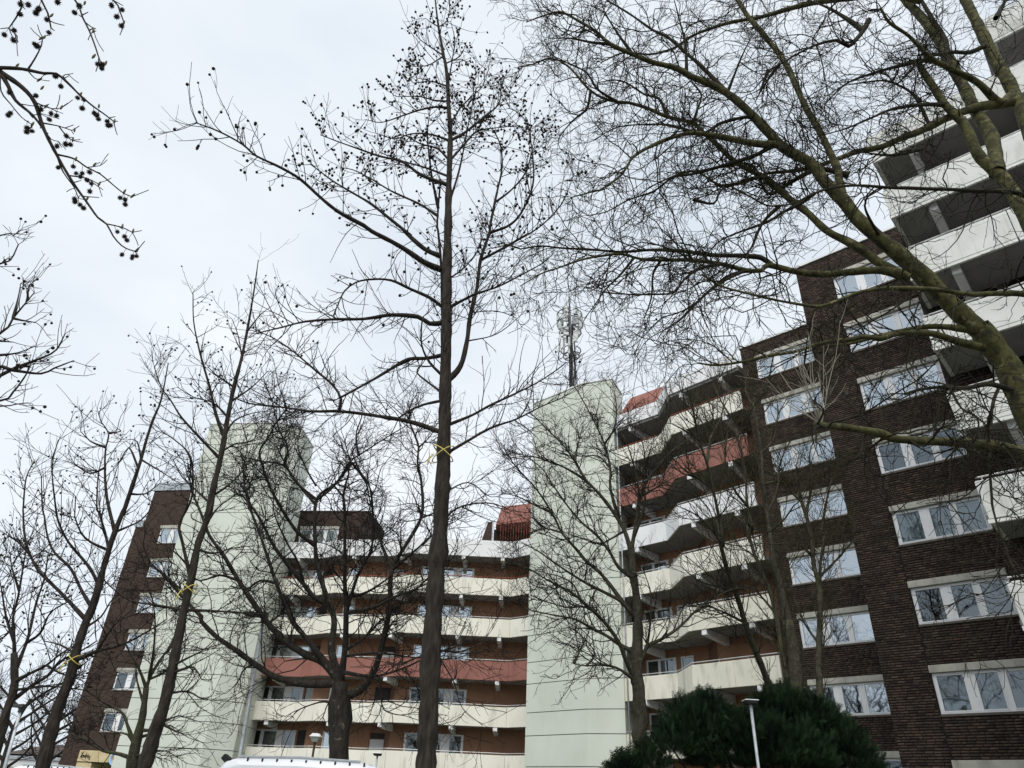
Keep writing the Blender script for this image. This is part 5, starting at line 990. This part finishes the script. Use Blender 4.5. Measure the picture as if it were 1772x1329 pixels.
# ---------------------------------------------------------------- dark yew and low shrub
def conifer(name, lobes, n, label, seed, s=1.0):
    g = np.random.default_rng(seed); c0 = np.array(lobes[0][0]); root = empty(name, (c0[0], c0[1], 0), label, 'shrub')
    # one spray: a curved stem with paired needles
    sv, sf = [], []
    for k in range(5):
        z = .04+k*.065; w = .10*(1-abs(k-2)/6.0)
        for sg in (-1, 1):
            b = len(sv); a = np.array([0, -.012*k*.4, z]); d = np.array([sg*.75, -.25*g.random(), .55+.2*g.random()]); d /= np.linalg.norm(d); u = np.cross(d, (0, 1, .2)); u /= np.linalg.norm(u)
            sv += [tuple(a-u*.010), tuple(a+u*.010), tuple(a+d*w+u*.006), tuple(a+d*w-u*.006)]; sf.append((b, b+1, b+2, b+3))
    b = len(sv); sv += [(-.006, 0, 0), (.006, 0, 0), (.004, -.04, .36), (-.004, -.04, .36)]; sf.append((b, b+1, b+2, b+3))
    sv = np.array(sv); sf = np.array(sf)
    wts = np.array([l[1][0]*l[1][2] for l in lobes]); wts = wts/wts.sum(); li = g.choice(len(lobes), n, p=wts)
    d = g.normal(0, 1, (n, 3)); d[:, 1] -= .25; d[:, 2] = np.abs(d[:, 2])*.9+d[:, 2]*.3; d /= np.linalg.norm(d, axis=1)[:, None]
    ctr = np.array([l[0] for l in lobes])[li]; rad = np.array([l[1] for l in lobes])[li]; rr = 1-.42*g.random(n)**1.6+.22*np.sin(d[:, 0]*8+li)*np.sin(d[:, 2]*9+li*2)
    P = ctr+d*rad*rr[:, None]; ok = P[:, 2] > .05; P, d, li = P[ok], d[ok], li[ok]; N = len(P)
    z = d*.8+np.array([0, -.15, .75])+g.normal(0, .35, (N, 3)); z /= np.linalg.norm(z, axis=1)[:, None]; x = np.cross(z, g.normal(0, 1, (N, 3))); x /= np.linalg.norm(x, axis=1)[:, None]; y = np.cross(z, x); sc = (s*(.75+.6*g.random(N)))[:, None, None]
    V = P[:, None, :]+sc*(sv[None, :, 0:1]*x[:, None, :]+sv[None, :, 1:2]*y[:, None, :]+sv[None, :, 2:3]*z[:, None, :]); F = (sf[None]+(np.arange(N)*len(sv))[:, None, None]).reshape(-1, 4)
    tone = np.repeat(np.clip(g.normal(1, .35, N), .35, 2.2), len(sv))[:, None]*np.ones((1, 3))
    o = link('crown', np_mesh('crown', V.reshape(-1, 3), F, tone=tone), 'yew', root); o['kind'] = 'stuff'
    for k, (c, r) in enumerate(lobes):
        q = MB(); b = np.array([c0[0]+.3*math.cos(k*2.2), c0[1]+.3*math.sin(k*2.2), 0]); e = np.array(c)+np.array([0, 0, r[2]*.5])
        q.tube([tuple(b), tuple(b*.5+e*.5+np.array([.1, 0, -.2])), tuple(e)], [.09, .05, .015], 7); q.build('trunk' if k == 0 else 'stem', 'bark_oak', root)
def lobe(px, py, Y, rx, rz, ry=1.2): c = atY(px, py, Y); return (tuple(c), (rx*.66, ry*.8, rz*.60))
Yy = 18.2
conifer('yew_shrub', [lobe(1310, 1330, Yy, 2.6, 1.6, 1.6), lobe(1200, 1290, Yy, 1.2, 1.5), lobe(1235, 1255, Yy, .55, 1.1, .7), lobe(1160, 1310, Yy-.3, .95, .85), lobe(1120, 1330, Yy-.4, .7, .5, .8), lobe(1400, 1275, Yy+.2, 1.15, 1.45), lobe(1355, 1250, Yy+.2, .75, 1.3, .9), lobe(1450, 1310, Yy, .9, 1.35), lobe(1480, 1350, Yy-.2, .75, 1.2), lobe(1215, 1240, Yy, .35, .75, .5), lobe(1190, 1265, Yy, .35, .8, .5), lobe(1430, 1260, Yy, .45, .8, .6), lobe(1320, 1245, Yy+.2, .45, .9, .6), lobe(1280, 1290, Yy-.3, 1.2, 1.2), lobe(1365, 1330, Yy-.5, 1.6, 1.5)],
        24000, 'large dark green yew bush in front of the right balconies', 5, .52)
conifer('low_shrub', [lobe(1083, 1336, 17.6, .42, .42, .5), lobe(1070, 1345, 17.6, .3, .3, .4)], 420, 'low dark shrub beside the maple trunk at the bottom edge', 6, .7)
